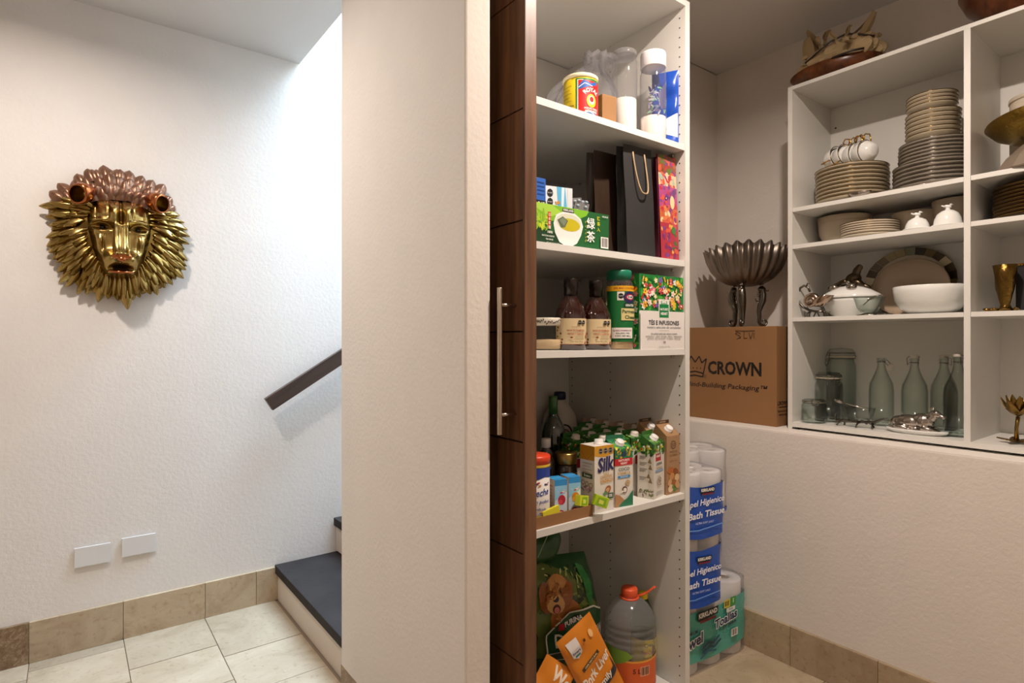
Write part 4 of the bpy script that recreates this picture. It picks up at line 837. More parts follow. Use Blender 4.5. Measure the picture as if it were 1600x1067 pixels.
# ------------------------------------------------------------------ toilet paper and towel packs
HOLEM = M('cardboard_core', '#8f7d68', .9)
def roll(parent, x, y, z, r, h):
    b = MB(); b.lathe([(r * .36, .003), (r * .40, 0), (r * .96, 0), (r, .004), (r, h - .004), (r * .96, h), (r * .40, h), (r * .36, h - .003), (r * .35, .003)], PAPERW, 22, cap=False); b.lathe([(r * .35, .002), (r * .35, h - .006)], HOLEM, 14)
    return b.build('paper_roll', parent=parent, loc=(x, y, z))
BFILM = M('blue_film', '#1c4fb0', .25, bump=.5, scale=22, dist=.004); TFILM = M('teal_film', '#4fa89a', .28, bump=.5, scale=22, dist=.004)
def paper_pack(label, x, y, z, rz, nx, ny, nz, r, h, film, cover, art, loose=0):
    """rolls in rows wrapped in clear film; cover: z range of the opaque printed band"""
    t = thing('paper_pack', label, 'paper pack', (x, y, z), rz, 'packs of paper rolls by the half wall'); src_ = None
    for i in range(nx):
        for j in range(ny):
            for k in range(nz):
                if ny > 2 and 0 < i < nx - 1 and 0 < j < ny - 1: continue
                p = ((i - (nx - 1) / 2) * 2.02 * r, (j - (ny - 1) / 2) * 2.02 * r, k * (h + .001) + .001)
                if src_ is None: src_ = roll(t, *p, r, h)
                else: c = src_.copy(); C.objects.link(c); c.location = p
    Wx, Wy, Hh = nx * 2.02 * r + .004, ny * 2.02 * r + .004, nz * (h + .001)
    ph = x * 9 + z * 5
    def ring_(u, v, off=0, grow=0):
        a_ = 2 * pi * u - pi * .75; c_, s_ = cos(a_), sin(a_); n_ = 5.0
        k = (abs(c_) ** n_ + abs(s_) ** n_) ** (-1 / n_); w_ = 1 - .006 * sin(a_ * 9 + v * 60 + ph) - .005 * sin(a_ * 23 - v * 40)
        sc_ = .012 * (abs(sin(pi * nx * u * 4)) if 0 else 0)
        return Vector(((Wx / 2 + .002 + off + grow) * k * c_ * w_, (Wy / 2 + .002 + off + grow) * k * s_ * w_, v))
    b = MB(); b.grid(lambda u, v: ring_(u, -.0 + v * (Hh + .004), .0015), 80, 10, FILM, wrapu=True)
    b.grid(lambda u, v: ring_(u, Hh + .004 + .004 * sin(v * pi), .0015 - v * min(Wx, Wy) * .42), 80, 4, FILM, wrapu=True); b.build('clear_wrap', parent=t)
    b = MB(); b.grid(lambda u, v: ring_(u, cover[0] + v * (cover[1] - cover[0]) + .008 * sin(u * 31) * (1 if .05 < v < .95 else .6), .003), 90, 8, film, wrapu=True); b.build('printed_band', parent=t)
    if art:
        a = Art(lambda u, v, h_: Vector((max(-Wx/2, min(Wx/2, u)), -(Wy/2 + .0085 + h_) * (1 - max(0, abs(u) / (Wx/2) - .72) ** 2 * .9), v)), .02); art(a, Wx, Hh); a.build(t)
    return t, Wx, Wy, Hh
def kirk(a, u, v, s, col='#efece6'):
    a.poly([(u - s * 2.5, v - s * .6), (u - s * 2.3, v - s * .75), (u + s * 2.4, v - s * .55), (u + s * 2.5, v + s * .72), (u, v + s * .60), (u - s * 2.4, v + s * .72)], '#17141a'); a.text('KIRKLAND', u, v + .02 * s, s * 1.05, col, .04, width=s * 4.4); a.rect(u - s * 1.9, v - s * 1.15, u + s * 1.9, v - s * .75, '#7a1f2a')
def art_towel(a, W, H):
    for i in range(26): a.ring(rnd.uniform(-W/2 + .04, W/2 - .03), rnd.uniform(.07, .225), .016, .0012, '#7cc4b8', 12)
    kirk(a, .00, .212, .026); a.text('PREMIUM', -.105, .155, .020, '#1d2a4a', .02); a.text('Towel', -.11, .112, .062, '#eef2f0', .09, rot=.14, shear=.15); a.text('Towel', -.11, .112, .062, '#23305a', .03, rot=.14, shear=.15)
    a.text('Toallas', .115, .158, .052, '#eef2f0', .09, rot=.12, shear=.15); a.text('Toallas', .115, .158, .052, '#26315a', .03, rot=.12, shear=.15); a.text('DE PAPEL PREMIUM', .125, .128, .013, '#1d2a4a', .02, rot=.10)
    a.line([(-.04, .070), (.0, .092), (.03, .080), (.07, .102)], .011, '#1f4a66'); a.line([(-.03, .052), (.01, .074), (.04, .062), (.08, .084)], .010, '#1f4a66'); a.line([(-.05, .036), (.0, .056), (.05, .046)], .008, '#27607a')
    a.rect(.10, .205, .140, .240, '#d8c94a'); a.rect(.142, .208, .178, .243, '#3f9a3f')
    for i in range(3): a.rect(.106 + i * .010, .212, .112 + i * .010, .234, '#2a2a20')
    a.text('1', .160, .226, .026, '#eef2e6', .03); a.rect(.115, .185, .172, .203, '#dfe8e2'); a.text('PLUS', .144, .194, .011, '#2a4a4a', .02); a.bars(.15, .075, .035, .026, n=7)
def art_tissue(a, W, H):
    kirk(a, .045, .170, .014); a.text('Papel Higienico', .03, .128, .030, '#eef0f4', .02, rot=.06, shear=.22, width=.19); a.text('Bath Tissue', .04, .085, .032, '#eef0f4', .025, rot=.06, shear=.22, width=.17)
    a.text('ULTRA SOFT 2-PLY', .03, .055, .010, '#c9d6ee', .01); a.line([(-.12, .04), (.0, .030), (.12, .044)], .004, '#6fa0e0')
TPX = 1.975
paper_pack('teal printed pack of white paper towels standing on the pantry floor', 1.930, 1.392, 0, -3, 4, 1, 1, .0675, .285, TFILM, (.045, .232), lambda a, W, H: [setattr(a, 'fn', (lambda f: lambda u, v, h: f(u * .95, v * .90 + .026, h))(a.fn)), art_towel(a, W, H)])
paper_pack('blue toilet paper pack in the middle of the pile nearer the shelving unit', 1.800, 1.372, .294, -12, 3, 2, 2, .050, .122, BFILM, (.0, .205), art_tissue)
paper_pack('blue wrapped toilet paper pack in the middle of the pile touching the half wall', 2.085, 1.545, .294, -36, 2, 2, 2, .052, .128, BFILM, (.02, .215), lambda a, W, H: (a.text('HIGH', .045, .165, .024, '#c9d6ee', .02), a.text('Soft', .045, .14, .02, '#c9d6ee', .02), a.bars(.04, .03, .03, .03, n=7)))
paper_pack('blue wrapped toilet paper pack at the top of the pile nearer the shelving unit', 1.800, 1.355, .545, -12, 3, 2, 2, .048, .112, BFILM, (.0, .185), art_tissue)
paper_pack('toilet paper pack with bare white rolls atop the pile against the half wall', 2.035, 1.520, .556, -30, 3, 2, 2, .054, .122, BFILM, (.0, .015), None)

# ------------------------------------------------------------------ tableware in the cabinet
def plate_prof(r, h=.018, t_=.004): return [(.0005, .0), (r * .55, 0), (r * .60, .002), (r * .965, h - .009), (r * .992, h - .007), (r, h - .0012), (r * .988, h), (r * .95, h - .001), (r * .60, .006), (r * .5, t_), (.0005, t_)]
def plate_stack(name, label_, x, y, z, r, n, step, m, rim, group, h=.018, taper=0):
    root = None; order = ['bottom'] + ['%s from the bottom' % w_ for w_ in ('second', 'third', 'fourth', 'fifth', 'sixth', 'seventh', 'eighth', 'ninth', 'tenth', 'eleventh', 'twelfth')]
    for i in range(n):
        lb = label_ + ', ' + ('topmost' if i == n - 1 else order[i]) + ' of its stack'; p = (x + rnd.uniform(-.0015, .0015), y + rnd.uniform(-.0015, .0015), z + i * step)
        if root is None:
            root = thing(name, lb, name.split('_')[-1], p, 0, group); b = MB(); b.lathe(plate_prof(r, h), m, 56, cap=False); b.build('dish', parent=root)
            b = MB(); q = [(r * 1.0 + .0012 * cos(k * pi / 3), h - .0012 + .0012 * sin(k * pi / 3)) for k in range(6)]; q.append(q[0]); b.lathe(q, rim, 56, cap=False); b.build('rim_band', parent=root)
        else: dup(root, lb, p, rnd.uniform(0, 360))
    return root
BEI = M('beige_china', '#b3a68e', .25, spec=.7, vary=.03, scale=20); GRY = M('taupe_china', '#8a8175', .25, spec=.7); DRIM = M('dark_gold_rim', '#6e5836', .25, 1); GRIM = M('gold_rim', '#8d6f40', .22, 1)
RIMG = M('silver_rim', '#8a857c', .2, 1)
plate_stack('dinner_plate', 'beige gold rimmed plate under the lying teacups', 2.462, 1.025, 1.782 + .004, .128, 9, .0150, BEI, GRIM, 'beige gold rimmed plates', h=.018)
t = thing('base_plate', 'white plate under the beige gold rimmed stack', 'plate', (2.462, 1.025, 1.782)); b = MB(); b.lathe([(.0005, 0), (.118, 0), (.122, .002), (.118, .004), (.0005, .004)], PORC, 40, cap=False); b.build('dish', parent=t)
ZP = 1.786 + .0150 * 8 + .018
plate_stack('charger_plate', 'wide taupe dark rimmed plate', 2.472, .748, 1.782, .1235 + .006, 6, .0145, GRY, RIMG, 'wide taupe plates', h=.020)
plate_stack('salad_plate', 'medium taupe dark rimmed plate', 2.470, .746, 1.782 + .0145 * 6 + .002, .112, 6, .0128, GRY, RIMG, 'medium taupe plates', h=.018)
zb = 1.782 + .0145 * 6 + .0128 * 6 + .004
def bowl_stack(name, label_, x, y, z, r, n, step, h, group):
    root = None; order = ['bottom', 'second from the bottom', 'third from the bottom', 'fourth from the bottom', 'fifth from the bottom', 'sixth from the bottom', 'seventh from the bottom']
    for i in range(n):
        lb = label_ + ', ' + ('topmost' if i == n - 1 else order[i]) + ' of its stack'; p = (x, y + rnd.uniform(-.001, .001), z + i * step)
        if root is None:
            root = thing(name, lb, 'bowl', p, 0, group)
            b = MB(); b.lathe([(.0005, 0), (r * .45, 0), (r * .8, h * .35), (r * .97, h * .8), (r, h - .0015), (r * .98, h), (r * .94, h - .002), (r * .78, h * .42), (r * .42, .004), (.0005, .004)], BEI, 44, cap=False); b.build('bowl', parent=root)
            b = MB(); q = [(r + .001 * cos(k * pi / 3), h - .0012 + .0012 * sin(k * pi / 3)) for k in range(6)]; q.append(q[0]); b.lathe(q, GRIM, 44, cap=False); b.build('rim_band', parent=root)
        else: dup(root, lb, p)
bowl_stack('soup_bowl', 'wider beige gold rimmed bowl on the taupe plates', 2.470, .755, zb, .083, 6, .0155, .034, 'wider beige bowls'); bowl_stack('dessert_bowl', 'smaller beige gold rimmed bowl above the wider bowls', 2.468, .758, zb + .0155 * 6 + .012, .077, 4, .0125, .032, 'smaller beige bowls')
# teacups lying on the plates
cup0 = thing('teacup', 'white gold handled teacup lying first at the cabinet side panel', 'cup', (0, 0, 0), group='teacups lying on the beige plates')
b = MB(); b.lathe([(.0005, 0), (.016, 0), (.022, .004), (.034, .020), (.038, .044), (.0395, .052), (.0375, .052), (.036, .044), (.032, .022), (.020, .007), (.0005, .004)], PORC, 32, cap=False); b.build('cup', parent=cup0)
b = MB(); q = [(.0388 + .0013 * cos(k * pi / 3), .0515 + .0013 * sin(k * pi / 3)) for k in range(6)]; q.append(q[0]); b.lathe(q, DRIM, 32, cap=False); b.build('rim_band', parent=cup0)
b = MB(); b.tube([(.034, 0, .046), (.050, 0, .050), (.060, 0, .040), (.056, 0, .024), (.040, 0, .018), (.030, 0, .018)], .0022, GOLD, 8); b.build('handle', parent=cup0)
CU = [(1.126, -80, 200, 'first at the cabinet side panel'), (1.100, -80, 215, 'second from the side panel'), (1.066, -88, 90, 'third from the side panel, handle raised'), (1.036, -88, 98, 'fourth from the side panel, handle raised'), (1.004, 86, 85, 'fifth from the side panel'), (.974, 84, 250, 'sixth from the side panel'), (.945, 84, 262, 'seventh from the side panel'), (.922, 84, 268, 'nearest the taupe plate stack')]
for i, (y, tl, tw, lb) in enumerate(CU):
    c = cup0 if i == 0 else dup(cup0, ''); c['label'] = 'white gold handled teacup lying ' + lb
    y = 1.130 - (1.126 - y) * 1.17
    R = Matrix.Rotation(radians(-20), 4, 'Z') @ Matrix.Rotation(radians(-tl), 4, 'X') @ Matrix.Rotation(radians(tw), 4, 'Z')
    c.rotation_euler = R.to_euler(); c.scale = (1.14, 1.14, 1.14); c.location = (2.430 + (1.03 - y) * -.15, y + (.03 if tl > 0 else -.02), ZP + .042)
t = thing('relish_dish', 'small cut glass relish dish in front of the beige plate stack', 'dish', (2.337, .945, 1.782)); b = MB(); b.lathe([(.0005, .001), (.02, 0), (.026, .010), (.034, .018), (.032, .019), (.022, .010), (.0005, .004)], SILVER, 40, Matrix.Diagonal((.55, 1.2, 1, 1)), mod=lambda r, z, a_: (r * (1 + .03 * cos(16 * a_)), z), cap=False); b.build('dish', parent=t)
t = thing('silver_knife_rest', 'flat silvery tray edge lying in front of the taupe plates', 'tray', (2.327, .80, 1.782)); b = MB(); b.lathe([(.0005, 0), (.05, 0), (.058, .003), (.056, .004), (.0005, .002)], SILVER, 36, Matrix.Diagonal((.18, 1.3, 1, 1)), cap=False); b.build('tray', parent=t)
# second shelf
Z2 = 1.6335
def deep_bowl(name, label, x, y, z, r, h, m, second=False, n=44):
    t = thing(name, label, 'bowl', (x, y, z)); b = MB(); b.lathe([(.0005, 0), (r * .5, 0), (r * .78, h * .18), (r * .95, h * .5), (r * .985, h * .8), (r, h - .002), (r * .985, h), (r * .955, h - .003), (r * .92, h * .5), (r * .74, h * .22), (.0005, .006)], m, n, cap=False); b.build('bowl', parent=t); return t
LB = M('linen_china', '#b3a48e', .28, spec=.6)
deep_bowl('mixing_bowl', 'deep beige bowl resting on the shelf near the side panel', 2.520, 1.075, Z2, .098, .100, LB); deep_bowl('mixing_bowl', 'deep beige bowl nested inside the one near the side panel', 2.520, 1.075, Z2 + .018, .099, .100, LB)
deep_bowl('serving_bowl', 'beige bowl behind the first white dome', 2.545, .835, Z2, .078, .098, LB); deep_bowl('serving_bowl', 'tall beige bowl behind the second white dome', 2.545, .706, Z2, .073, .122, LB)
plate_stack('side_plate', 'cream brown rimmed plate beside the white domes', 2.425, .945, Z2 + .014, .098, 5, .0085, CREAM, DRIM, 'cream brown rimmed plates', h=.014)
t = thing('cake_plate', 'thick cream plate beneath the brown rimmed plates', 'plate', (2.425, .945, Z2)); b = MB(); b.lathe([(.0005, 0), (.06, 0), (.094, .009), (.098, .012), (.094, .014), (.0005, .010)], CREAM, 44, cap=False); b.build('dish', parent=t)
def dome(x, y, r, h, label):
    t = thing('butter_dome', label, 'butter dish', (x, y, Z2), group='white domed dishes with bird knobs')
    b = MB(); b.lathe([(.0005, 0), (r * 1.05, .002), (r * 1.18, .007), (r * 1.16, .009), (.0005, .006)], PORC, 36, cap=False); b.build('saucer', parent=t)
    b = MB(); b.lathe([(r, .008), (r * .99, .014), (r * .93, h * .5), (r * .75, h * .78), (r * .45, h * .95), (.008, h), (.006, h + .006), (.0005, h + .008)], PORC, 36, cap=False); d = b.build('dome_lid', parent=t)
    b = MB(); b.ell((0, 0, h + .012), (.011, .006, .006), PORC, rot=(0, .3, 0)); b.ell((.009, 0, h + .018), (.005, .0045, .0045), PORC); b.tube([(-.008, 0, h + .012), (-.018, 0, h + .017)], [.004, .002], PORC, 6); b.tube([(.012, 0, h + .018), (.018, 0, h + .017)], [.0018, .0004], PORC, 5)
    b.build('bird_knob', parent=d, rot=(0, 0, radians(-70)))
dome(2.372, .772, .037, .048, 'white domed dish with bird knob nearer the stacked plates'); dome(2.378, .684, .041, .060, 'white domed dish with bird knob nearest the divider')
# third shelf
Z3 = 1.3425
t = thing('tureen', 'white lidded tureen with a cast metal vegetable cluster on the lid', 'tureen', (2.475, 1.035, Z3), -90)
b = MB(); b.lathe([(.0005, 0), (.055, 0), (.060, .006), (.085, .030), (.098, .060), (.102, .078), (.0005, .078)], PORC, 48, Matrix.Diagonal((1.05, .85, 1, 1)), cap=False); b.build('bowl', parent=t)
b = MB(); b.lathe([(.106, .076), (.108, .080), (.098, .090), (.070, .108), (.040, .122), (.0005, .126)], PORC, 48, Matrix.Diagonal((1.05, .85, 1, 1)), cap=False); b.build('lid', parent=t)
b = MB(); CM = M('antique_metal', '#5d5142', .32, 1, vary=.2, scale=60)
for (x, y, z, rx, ry, rz_, ro) in ((.012, 0, .150, .030, .024, .026, (0, 0, 0)), (.030, -.01, .135, .026, .018, .016, (0, .5, 0)), (-.030, -.004, .136, .030, .016, .014, (0, -.4, 0)), (-.058, -.006, .128, .028, .012, .009, (0, -.35, .2)), (.055, .0, .122, .024, .012, .008, (0, .5, 0)), (.024, 0, .180, .016, .010, .022, (0, .3, 0)), (.034, 0, .196, .014, .006, .012, (0, .8, 0)), (-.012, -.022, .140, .014, .012, .012, (0, 0, 0))): b.ell((x, y, z), (rx, ry, rz_), CM, ro)
remesh(b.build('vegetable_knob', parent=t), .0035, 2)
for (x, y, z, s_) in ((-.046, -.036, .118, .018), (.026, -.052, .116, .019), (.004, -.030, .136, .009)):
    b = MB(); b.ell((0, 0, 0), (s_, s_ * .9, s_ * .85), SILVER); b.build('metal_fruit', parent=t, loc=(x, y, z))
t = thing('shell_sauce_boat', 'silver nautilus shell sauce boat on a wire stand with a curled handle', 'sauce boat', (2.372, 1.118, Z3), -90)
ANT = M('antique_silver', '#6f6a62', .28, 1, vary=.15, scale=70); PINK = M('warm_silver', '#b59f8c', .16, 1)
def naut(u, v):
    a_ = u * 2 * pi; L_ = v; cxn = -.012 + .075 * L_; wid = .030 * sin(pi * min(1, .16 + L_ * .62)) * (1 if L_ < .6 else 1 - ((L_ - .6) / .4) ** 2 * .8); c_ = cos(a_); s_ = sin(a_)
    return Vector((cxn + .006 * c_, wid * s_ * (1 + .03 * sin(20 * a_)), .060 + .022 * L_ + wid * .95 * min(.42, c_)))
b = MB(); b.grid(naut, 48, 18, PINK, wrapu=True); b.build('shell', parent=t)
b = MB(); sp = [(-.018 + .024 * cos(q) * (1 - q / 15), -.004 - .0015 * q, .066 + .024 * sin(q) * (1 - q / 15)) for q in [i * .42 for i in range(30)]]; b.tube(sp, [.013 * (1 - i / 36) for i in range(30)], PINK, 12); b.build('spiral', parent=t)
b = MB(); b.tube([(-.026, 0, .104), (-.034, 0, .122), (-.050, 0, .130), (-.068, 0, .120), (-.076, 0, .096), (-.072, 0, .066), (-.055, 0, .044), (-.030, 0, .030), (.0, 0, .022), (.030, 0, .024)], .0050, ANT, 8); b.tube([(-.040, 0, .128), (-.036, 0, .138), (-.030, 0, .136)], .003, ANT, 6)
for x in (-.035, .0, .035):
    for y in (-.022, .022): b.tube([(x * .6, 0, .026), (x, y * .6, .014), (x * 1.1, y, .003), (x * 1.2, y * 1.2, .002)], .003, ANT, 6)
for q in range(7): b.ell((.012 + q * .006, 0, .024 - q * .001), (.005, .005, .004), ANT, nu=8, nv=6)
b.build('wire_stand', parent=t)
t = thing('glass_dish', 'clear glass dish with metal foot and a silver spoon in front of the tureen', 'dish', (2.362, .923, Z3), -90)
b = MB(); b.lathe([(.0005, .012), (.026, .013), (.040, .030), (.052, .070), (.0505, .070), (.038, .030), (.024, .016), (.0005, .015)], GLASS, 40, cap=False); b.build('glass_bowl', parent=t)
b = MB(); b.lathe([(.038, .0), (.040, .002), (.026, .006), (.014, .011), (.0005, .012)], ANT, 32, mod=lambda r, z, a_: (r * (1 + .08 * cos(8 * a_)), z), cap=False); b.build('metal_foot', parent=t)
b = MB(); b.ell((.018, .0, .066), (.026, .016, .005), SILVER, (0, -.35, 0)); b.tube([(.0, 0, .058), (-.02, 0, .040)], .002, SILVER, 6); b.build('spoon', parent=t)
MOS = [M('mosaic_' + c_, '#' + c_, .25) for c_ in ('2b211a', '9a8a62', '6a5a38', 'c9bd9a', '4a3a22', '7d8068')]
t = thing('mosaic_platter', 'oval platter with a brown and cream mosaic rim leaning on the cabinet back', 'platter', (2.585, .875, Z3), 0, rot=(0, radians(8), 0))
def ovp(rx, rz_, k, x): return [(x, rx * cos(q) * k, rz_ + rz_ * sin(q) * k) for q in [2 * pi * i / 48 for i in range(48)]]
b = MB(); v = ovp(.158, .136, .80, .004) + ovp(.158, .136, .80, .010); b.fin(v, [tuple(range(48)), tuple(range(48, 96))] + [(i, (i + 1) % 48, 48 + (i + 1) % 48, 48 + i) for i in range(48)], CREAM); b.build('well', parent=t)
n_ = 26; r_ = random.Random(9)
b = MB()
for i in range(n_):
    a0, a1 = 2 * pi * i / n_, 2 * pi * (i + .97) / n_; P4 = []
    for x in (0, .006):
        for k, a_ in ((.80, a0), (.80, a1), (1.0, a1), (1.0, a0)): P4.append((x - (.008 if k == 1 else 0), .158 * cos(a_) * k, .136 + .136 * sin(a_) * k))
    b.fin(P4, [(0, 1, 2, 3), (7, 6, 5, 4), (0, 1, 5, 4), (1, 2, 6, 5), (2, 3, 7, 6), (3, 0, 4, 7)], r_.choice(MOS))
b.build('mosaic_rim', parent=t)
t = thing('oval_platter', 'plain oval beige platter standing before the mosaic rimmed one', 'platter', (2.545, .860, Z3), 0, rot=(0, radians(9), 0))
b = MB(); v = [p for k, x in ((1, 0), (.97, -.004), (.80, .004), (.02, .005)) for p in ovp(.132, .113, k, x)]
v = [(x, y, .113 + (z - .113)) for x, y, z in v]; b.fin(v, [(j * 48 + i, j * 48 + (i + 1) % 48, (j + 1) * 48 + (i + 1) % 48, (j + 1) * 48 + i) for j in range(3) for i in range(48)], M('putty_china', '#a8937c', .3), smooth=True); q = b.build('platter', parent=t); s_ = q.modifiers.new('s', 'SOLIDIFY'); s_.thickness = .004
deep_bowl('salad_bowl', 'wide white serving bowl next to the divider', 2.435, .752, Z3, .113, .100, PORC, n=56)
t = thing('silver_tray', 'small dark silver tray under the edge of the white serving bowl', 'tray', (2.355, .868, Z3)); b = MB(); b.lathe([(.0005, 0), (.022, 0), (.028, .004), (.026, .005), (.0005, .003)], ANT, 30, cap=False); b.build('tray', parent=t)
# bottom compartment
Z4 = .923
def clip_jar(label, x, y, r, h, rz, lid_r=None):
    t = thing('clip_jar', label, 'jar', (x, y, Z4), rz, 'clear clip top jars'); lr = lid_r or r * .86
    b = MB(); b.lathe([(.0005, .002), (r * .85, 0), (r, .008), (r, h * .68), (r * .97, h * .76), (lr, h * .82), (lr, h * .86), (lr - .003, h * .86), (r * .93, h * .72), (r - .004, h * .6), (r - .004, .010), (.0005, .006)], GLASS, 44, cap=False); b.build('glass_body', parent=t)
    b = MB(); b.lathe([(lr + .003, h * .885), (lr + .004, h * .90), (lr + .003, h * .94), (lr * .85, h * .985), (.0005, h)], GLASS, 44, cap=False); b.build('glass_lid', parent=t)
    WI = ANT; b = MB()
    for zz in (.845, .925): b.tube([((lr + .0035) * cos(q), (lr + .0035) * sin(q), h * zz) for q in [2 * pi * i / 32 for i in range(32)]], .0013, WI, 6, closed=True)
    f = -(lr + .006); b.tube([(-.010, f + .003, h * .925), (-.013, f - .002, h * .86), (-.011, f - .005, h * .78), (0, f - .007, h * .74), (.011, f - .005, h * .78), (.013, f - .002, h * .86), (.010, f + .003, h * .925)], .0016, WI, 6)
    b.tube([(-.007, f, h * .845), (-.007, f - .008, h * .80), (.007, f - .008, h * .80), (.007, f, h * .845)], .0014, WI, 6); b.tube([(-.008, lr + .003, h * .845), (-.008, lr + .008, h * .885), (.008, lr + .008, h * .885), (.008, lr + .003, h * .845)], .0015, WI, 6)
    b.build('wire_clip', parent=t); b = MB(); b.lathe([(lr + .001, h * .865), (lr + .003, h * .868), (lr + .003, h * .882), (lr + .001, h * .885)], P_('#b9b09a'), 40, cap=False); b.build('seal_ring', parent=t); return t
clip_jar('short squat clip top jar at the front by the side panel', 2.372, 1.128, .046, .094, -60); clip_jar('medium height clip top jar just behind the squat one', 2.462, 1.112, .051, .200, -30); clip_jar('tallest clip top jar in the back corner', 2.572, 1.112, .056, .297, -130)
def swing(label, x, y, rz, open_=False, h=.272, r=.042):
    t = thing('swing_top_bottle', label, 'bottle', (x, y, Z4), rz, 'clear swing top bottles')
    b = MB(); b.lathe([(.0005, .004), (r * .8, 0), (r, .006), (r, h * .50), (r * .92, h * .60), (r * .60, h * .71), (r * .36, h * .80), (.0135, h * .86), (.0135, h * .925), (.0155, h * .93), (.0155, h * .955), (.011, h * .955), (.011, h * .86), (r * .55, h * .71), (r * .86, h * .59), (r - .003, h * .5), (r - .003, .010), (.0005, .012)], GLASS, 44, cap=False); b.build('glass_body', parent=t)
    b = MB()
    if open_: T = Matrix.Translation((.030, 0, h * .84)) @ Matrix.Rotation(radians(120), 4, 'Y')
    else: T = Matrix.Translation((0, 0, h * .958))
    b.lathe([(.012, 0), (.0145, .003), (.0145, .010), (.009, .014), (0, .015)], P_('#cfc8bc', .3), 20, T); st_ = b.build('stopper', parent=t)
    b = MB(); b.tube([(.0145 * cos(q), .0145 * sin(q), h * .90) for q in [2 * pi * i / 24 for i in range(24)]], .0012, ANT, 6, closed=True)
    for s_ in (-1, 1):
        if open_: b.tube([(0, s_ * .0155, h * .90), (.012, s_ * .016, h * .93), (.030, s_ * .013, h * .86), (.040, s_ * .006, h * .80)], .0012, ANT, 6)
        else: b.tube([(.004, s_ * .0155, h * .90), (.018, s_ * .017, h * .87), (.018, s_ * .019, h * .96), (0, s_ * .017, h * .985), (0, 0, h * .99)], .0012, ANT, 6)
    b.build('wire_bail', parent=t); return t
swing('swing top bottle standing open next to the clip jars', 2.505, .935, -100, True); swing('swing top bottle right behind the silver cow', 2.500, .822, -180); swing('swing top bottle mostly hidden behind the one at the divider', 2.560, .748, -60); swing('swing top bottle nearest the camera against the divider', 2.425, .668, -45, h=.282)
t = thing('cow_butter_dish', 'silver cow lying on an oval white butter dish', 'butter dish', (2.372, .775, Z4), -90)
b = MB(); b.lathe([(.0005, 0), (.075, 0), (.092, .008), (.096, .014), (.092, .016), (.0005, .010)], PORC, 48, Matrix.Diagonal((1, .44, 1, 1)), cap=False); b.build('dish', parent=t)
b = MB()
for (c_, r3, ro) in (((-.020, 0, .040), (.052, .028, .026), (0, 0, 0)), ((.020, 0, .044), (.036, .027, .030), (0, 0, 0)), ((-.052, 0, .036), (.026, .024, .022), (0, .3, 0)), ((.044, 0, .062), (.022, .015, .018), (0, -.7, 0)), ((.060, -.002, .074), (.018, .012, .013), (0, .35, 0)), ((.078, -.002, .066), (.012, .009, .008), (0, .3, 0)), ((.054, -.014, .082), (.004, .010, .004), (.4, 0, 0)), ((.054, .012, .082), (.004, .010, .004), (-.4, 0, 0)), ((.040, -.026, .022), (.022, .008, .008), (0, .1, .1)), ((.056, -.022, .018), (.014, .006, .006), (0, 0, .8)), ((-.040, -.028, .022), (.024, .009, .009), (0, .1, 0)), ((-.018, -.030, .018), (.014, .006, .005), (0, 0, 0)), ((.040, .024, .022), (.02, .008, .008), (0, 0, 0)), ((-.04, .024, .024), (.02, .008, .009), (0, 0, 0)), ((0, 0, .016), (.076, .034, .006), (0, 0, 0))): b.ell(c_, r3, SILVER, ro, 14, 8)
b.tube([(.050, -.006, .084), (.048, -.010, .094), (.053, -.011, .099)], [.0035, .003, .0015], SILVER, 6); b.tube([(.050, .004, .084), (.048, .008, .094), (.053, .009, .099)], [.0035, .003, .0015], SILVER, 6)
b.tube([(-.070, 0, .048), (-.082, -.004, .036), (-.080, -.012, .022), (-.066, -.022, .016)], [.004, .003, .003, .004], SILVER, 6)
remesh(b.build('cow', parent=t), .0022, 3)
b = MB()
for q in range(9): a_ = q * .7; b.ell((.040 + .006 * cos(a_), .018 * cos(a_ * .5 + q), .058 + .004 * q % .02), (.005, .005, .004), ANT, nu=8, nv=6)
b.build('garland', parent=t)
t = thing('condiment_stand', 'antique silver branch stand carrying a glass dish and a spoon', 'condiment dish', (2.372, .962, Z4), -90)
b = MB(); b.tube([(-.075, -.01, .022), (-.05, 0, .018), (0, .004, .020), (.05, 0, .024), (.085, 0, .040), (.098, 0, .046)], [.006, .005, .005, .005, .004, .002], ANT, 8, smooth=True)
for (x, y) in ((-.065, -.018), (-.055, .018), (.0, -.024), (.04, .02), (.05, -.02)): b.tube([(x, y * .2, .018), (x * 1.05, y, .008), (x * 1.1, y * 1.1, .002)], [.0035, .003, .0035], ANT, 6)
for i in range(14): a_ = i * 2.4; b.ell((-.06 + i * .0085, .008 * cos(a_), .022 + .005 * sin(a_)), (.006, .004, .0045), ANT, nu=8, nv=6)
b.tube([(-.078, -.006, .018), (-.086, -.004, .034), (-.080, -.002, .046)], [.004, .004, .002], ANT, 6); b.build('branch_stand', parent=t)
b = MB(); b.lathe([(.0005, .026), (.030, .027), (.044, .040), (.052, .076), (.050, .076), (.042, .042), (.028, .030), (.0005, .029)], GLASS, 40, Matrix.Diagonal((1.1, .7, 1, 1)), cap=False); b.build('glass_dish', parent=t)
b = MB(); b.ell((-.072, 0, .092), (.017, .010, .007), SILVER, (0, .3, 0)); b.tube([(-.058, 0, .088), (-.020, 0, .080), (.030, 0, .072)], .0022, SILVER, 6); b.build('spoon', parent=t)
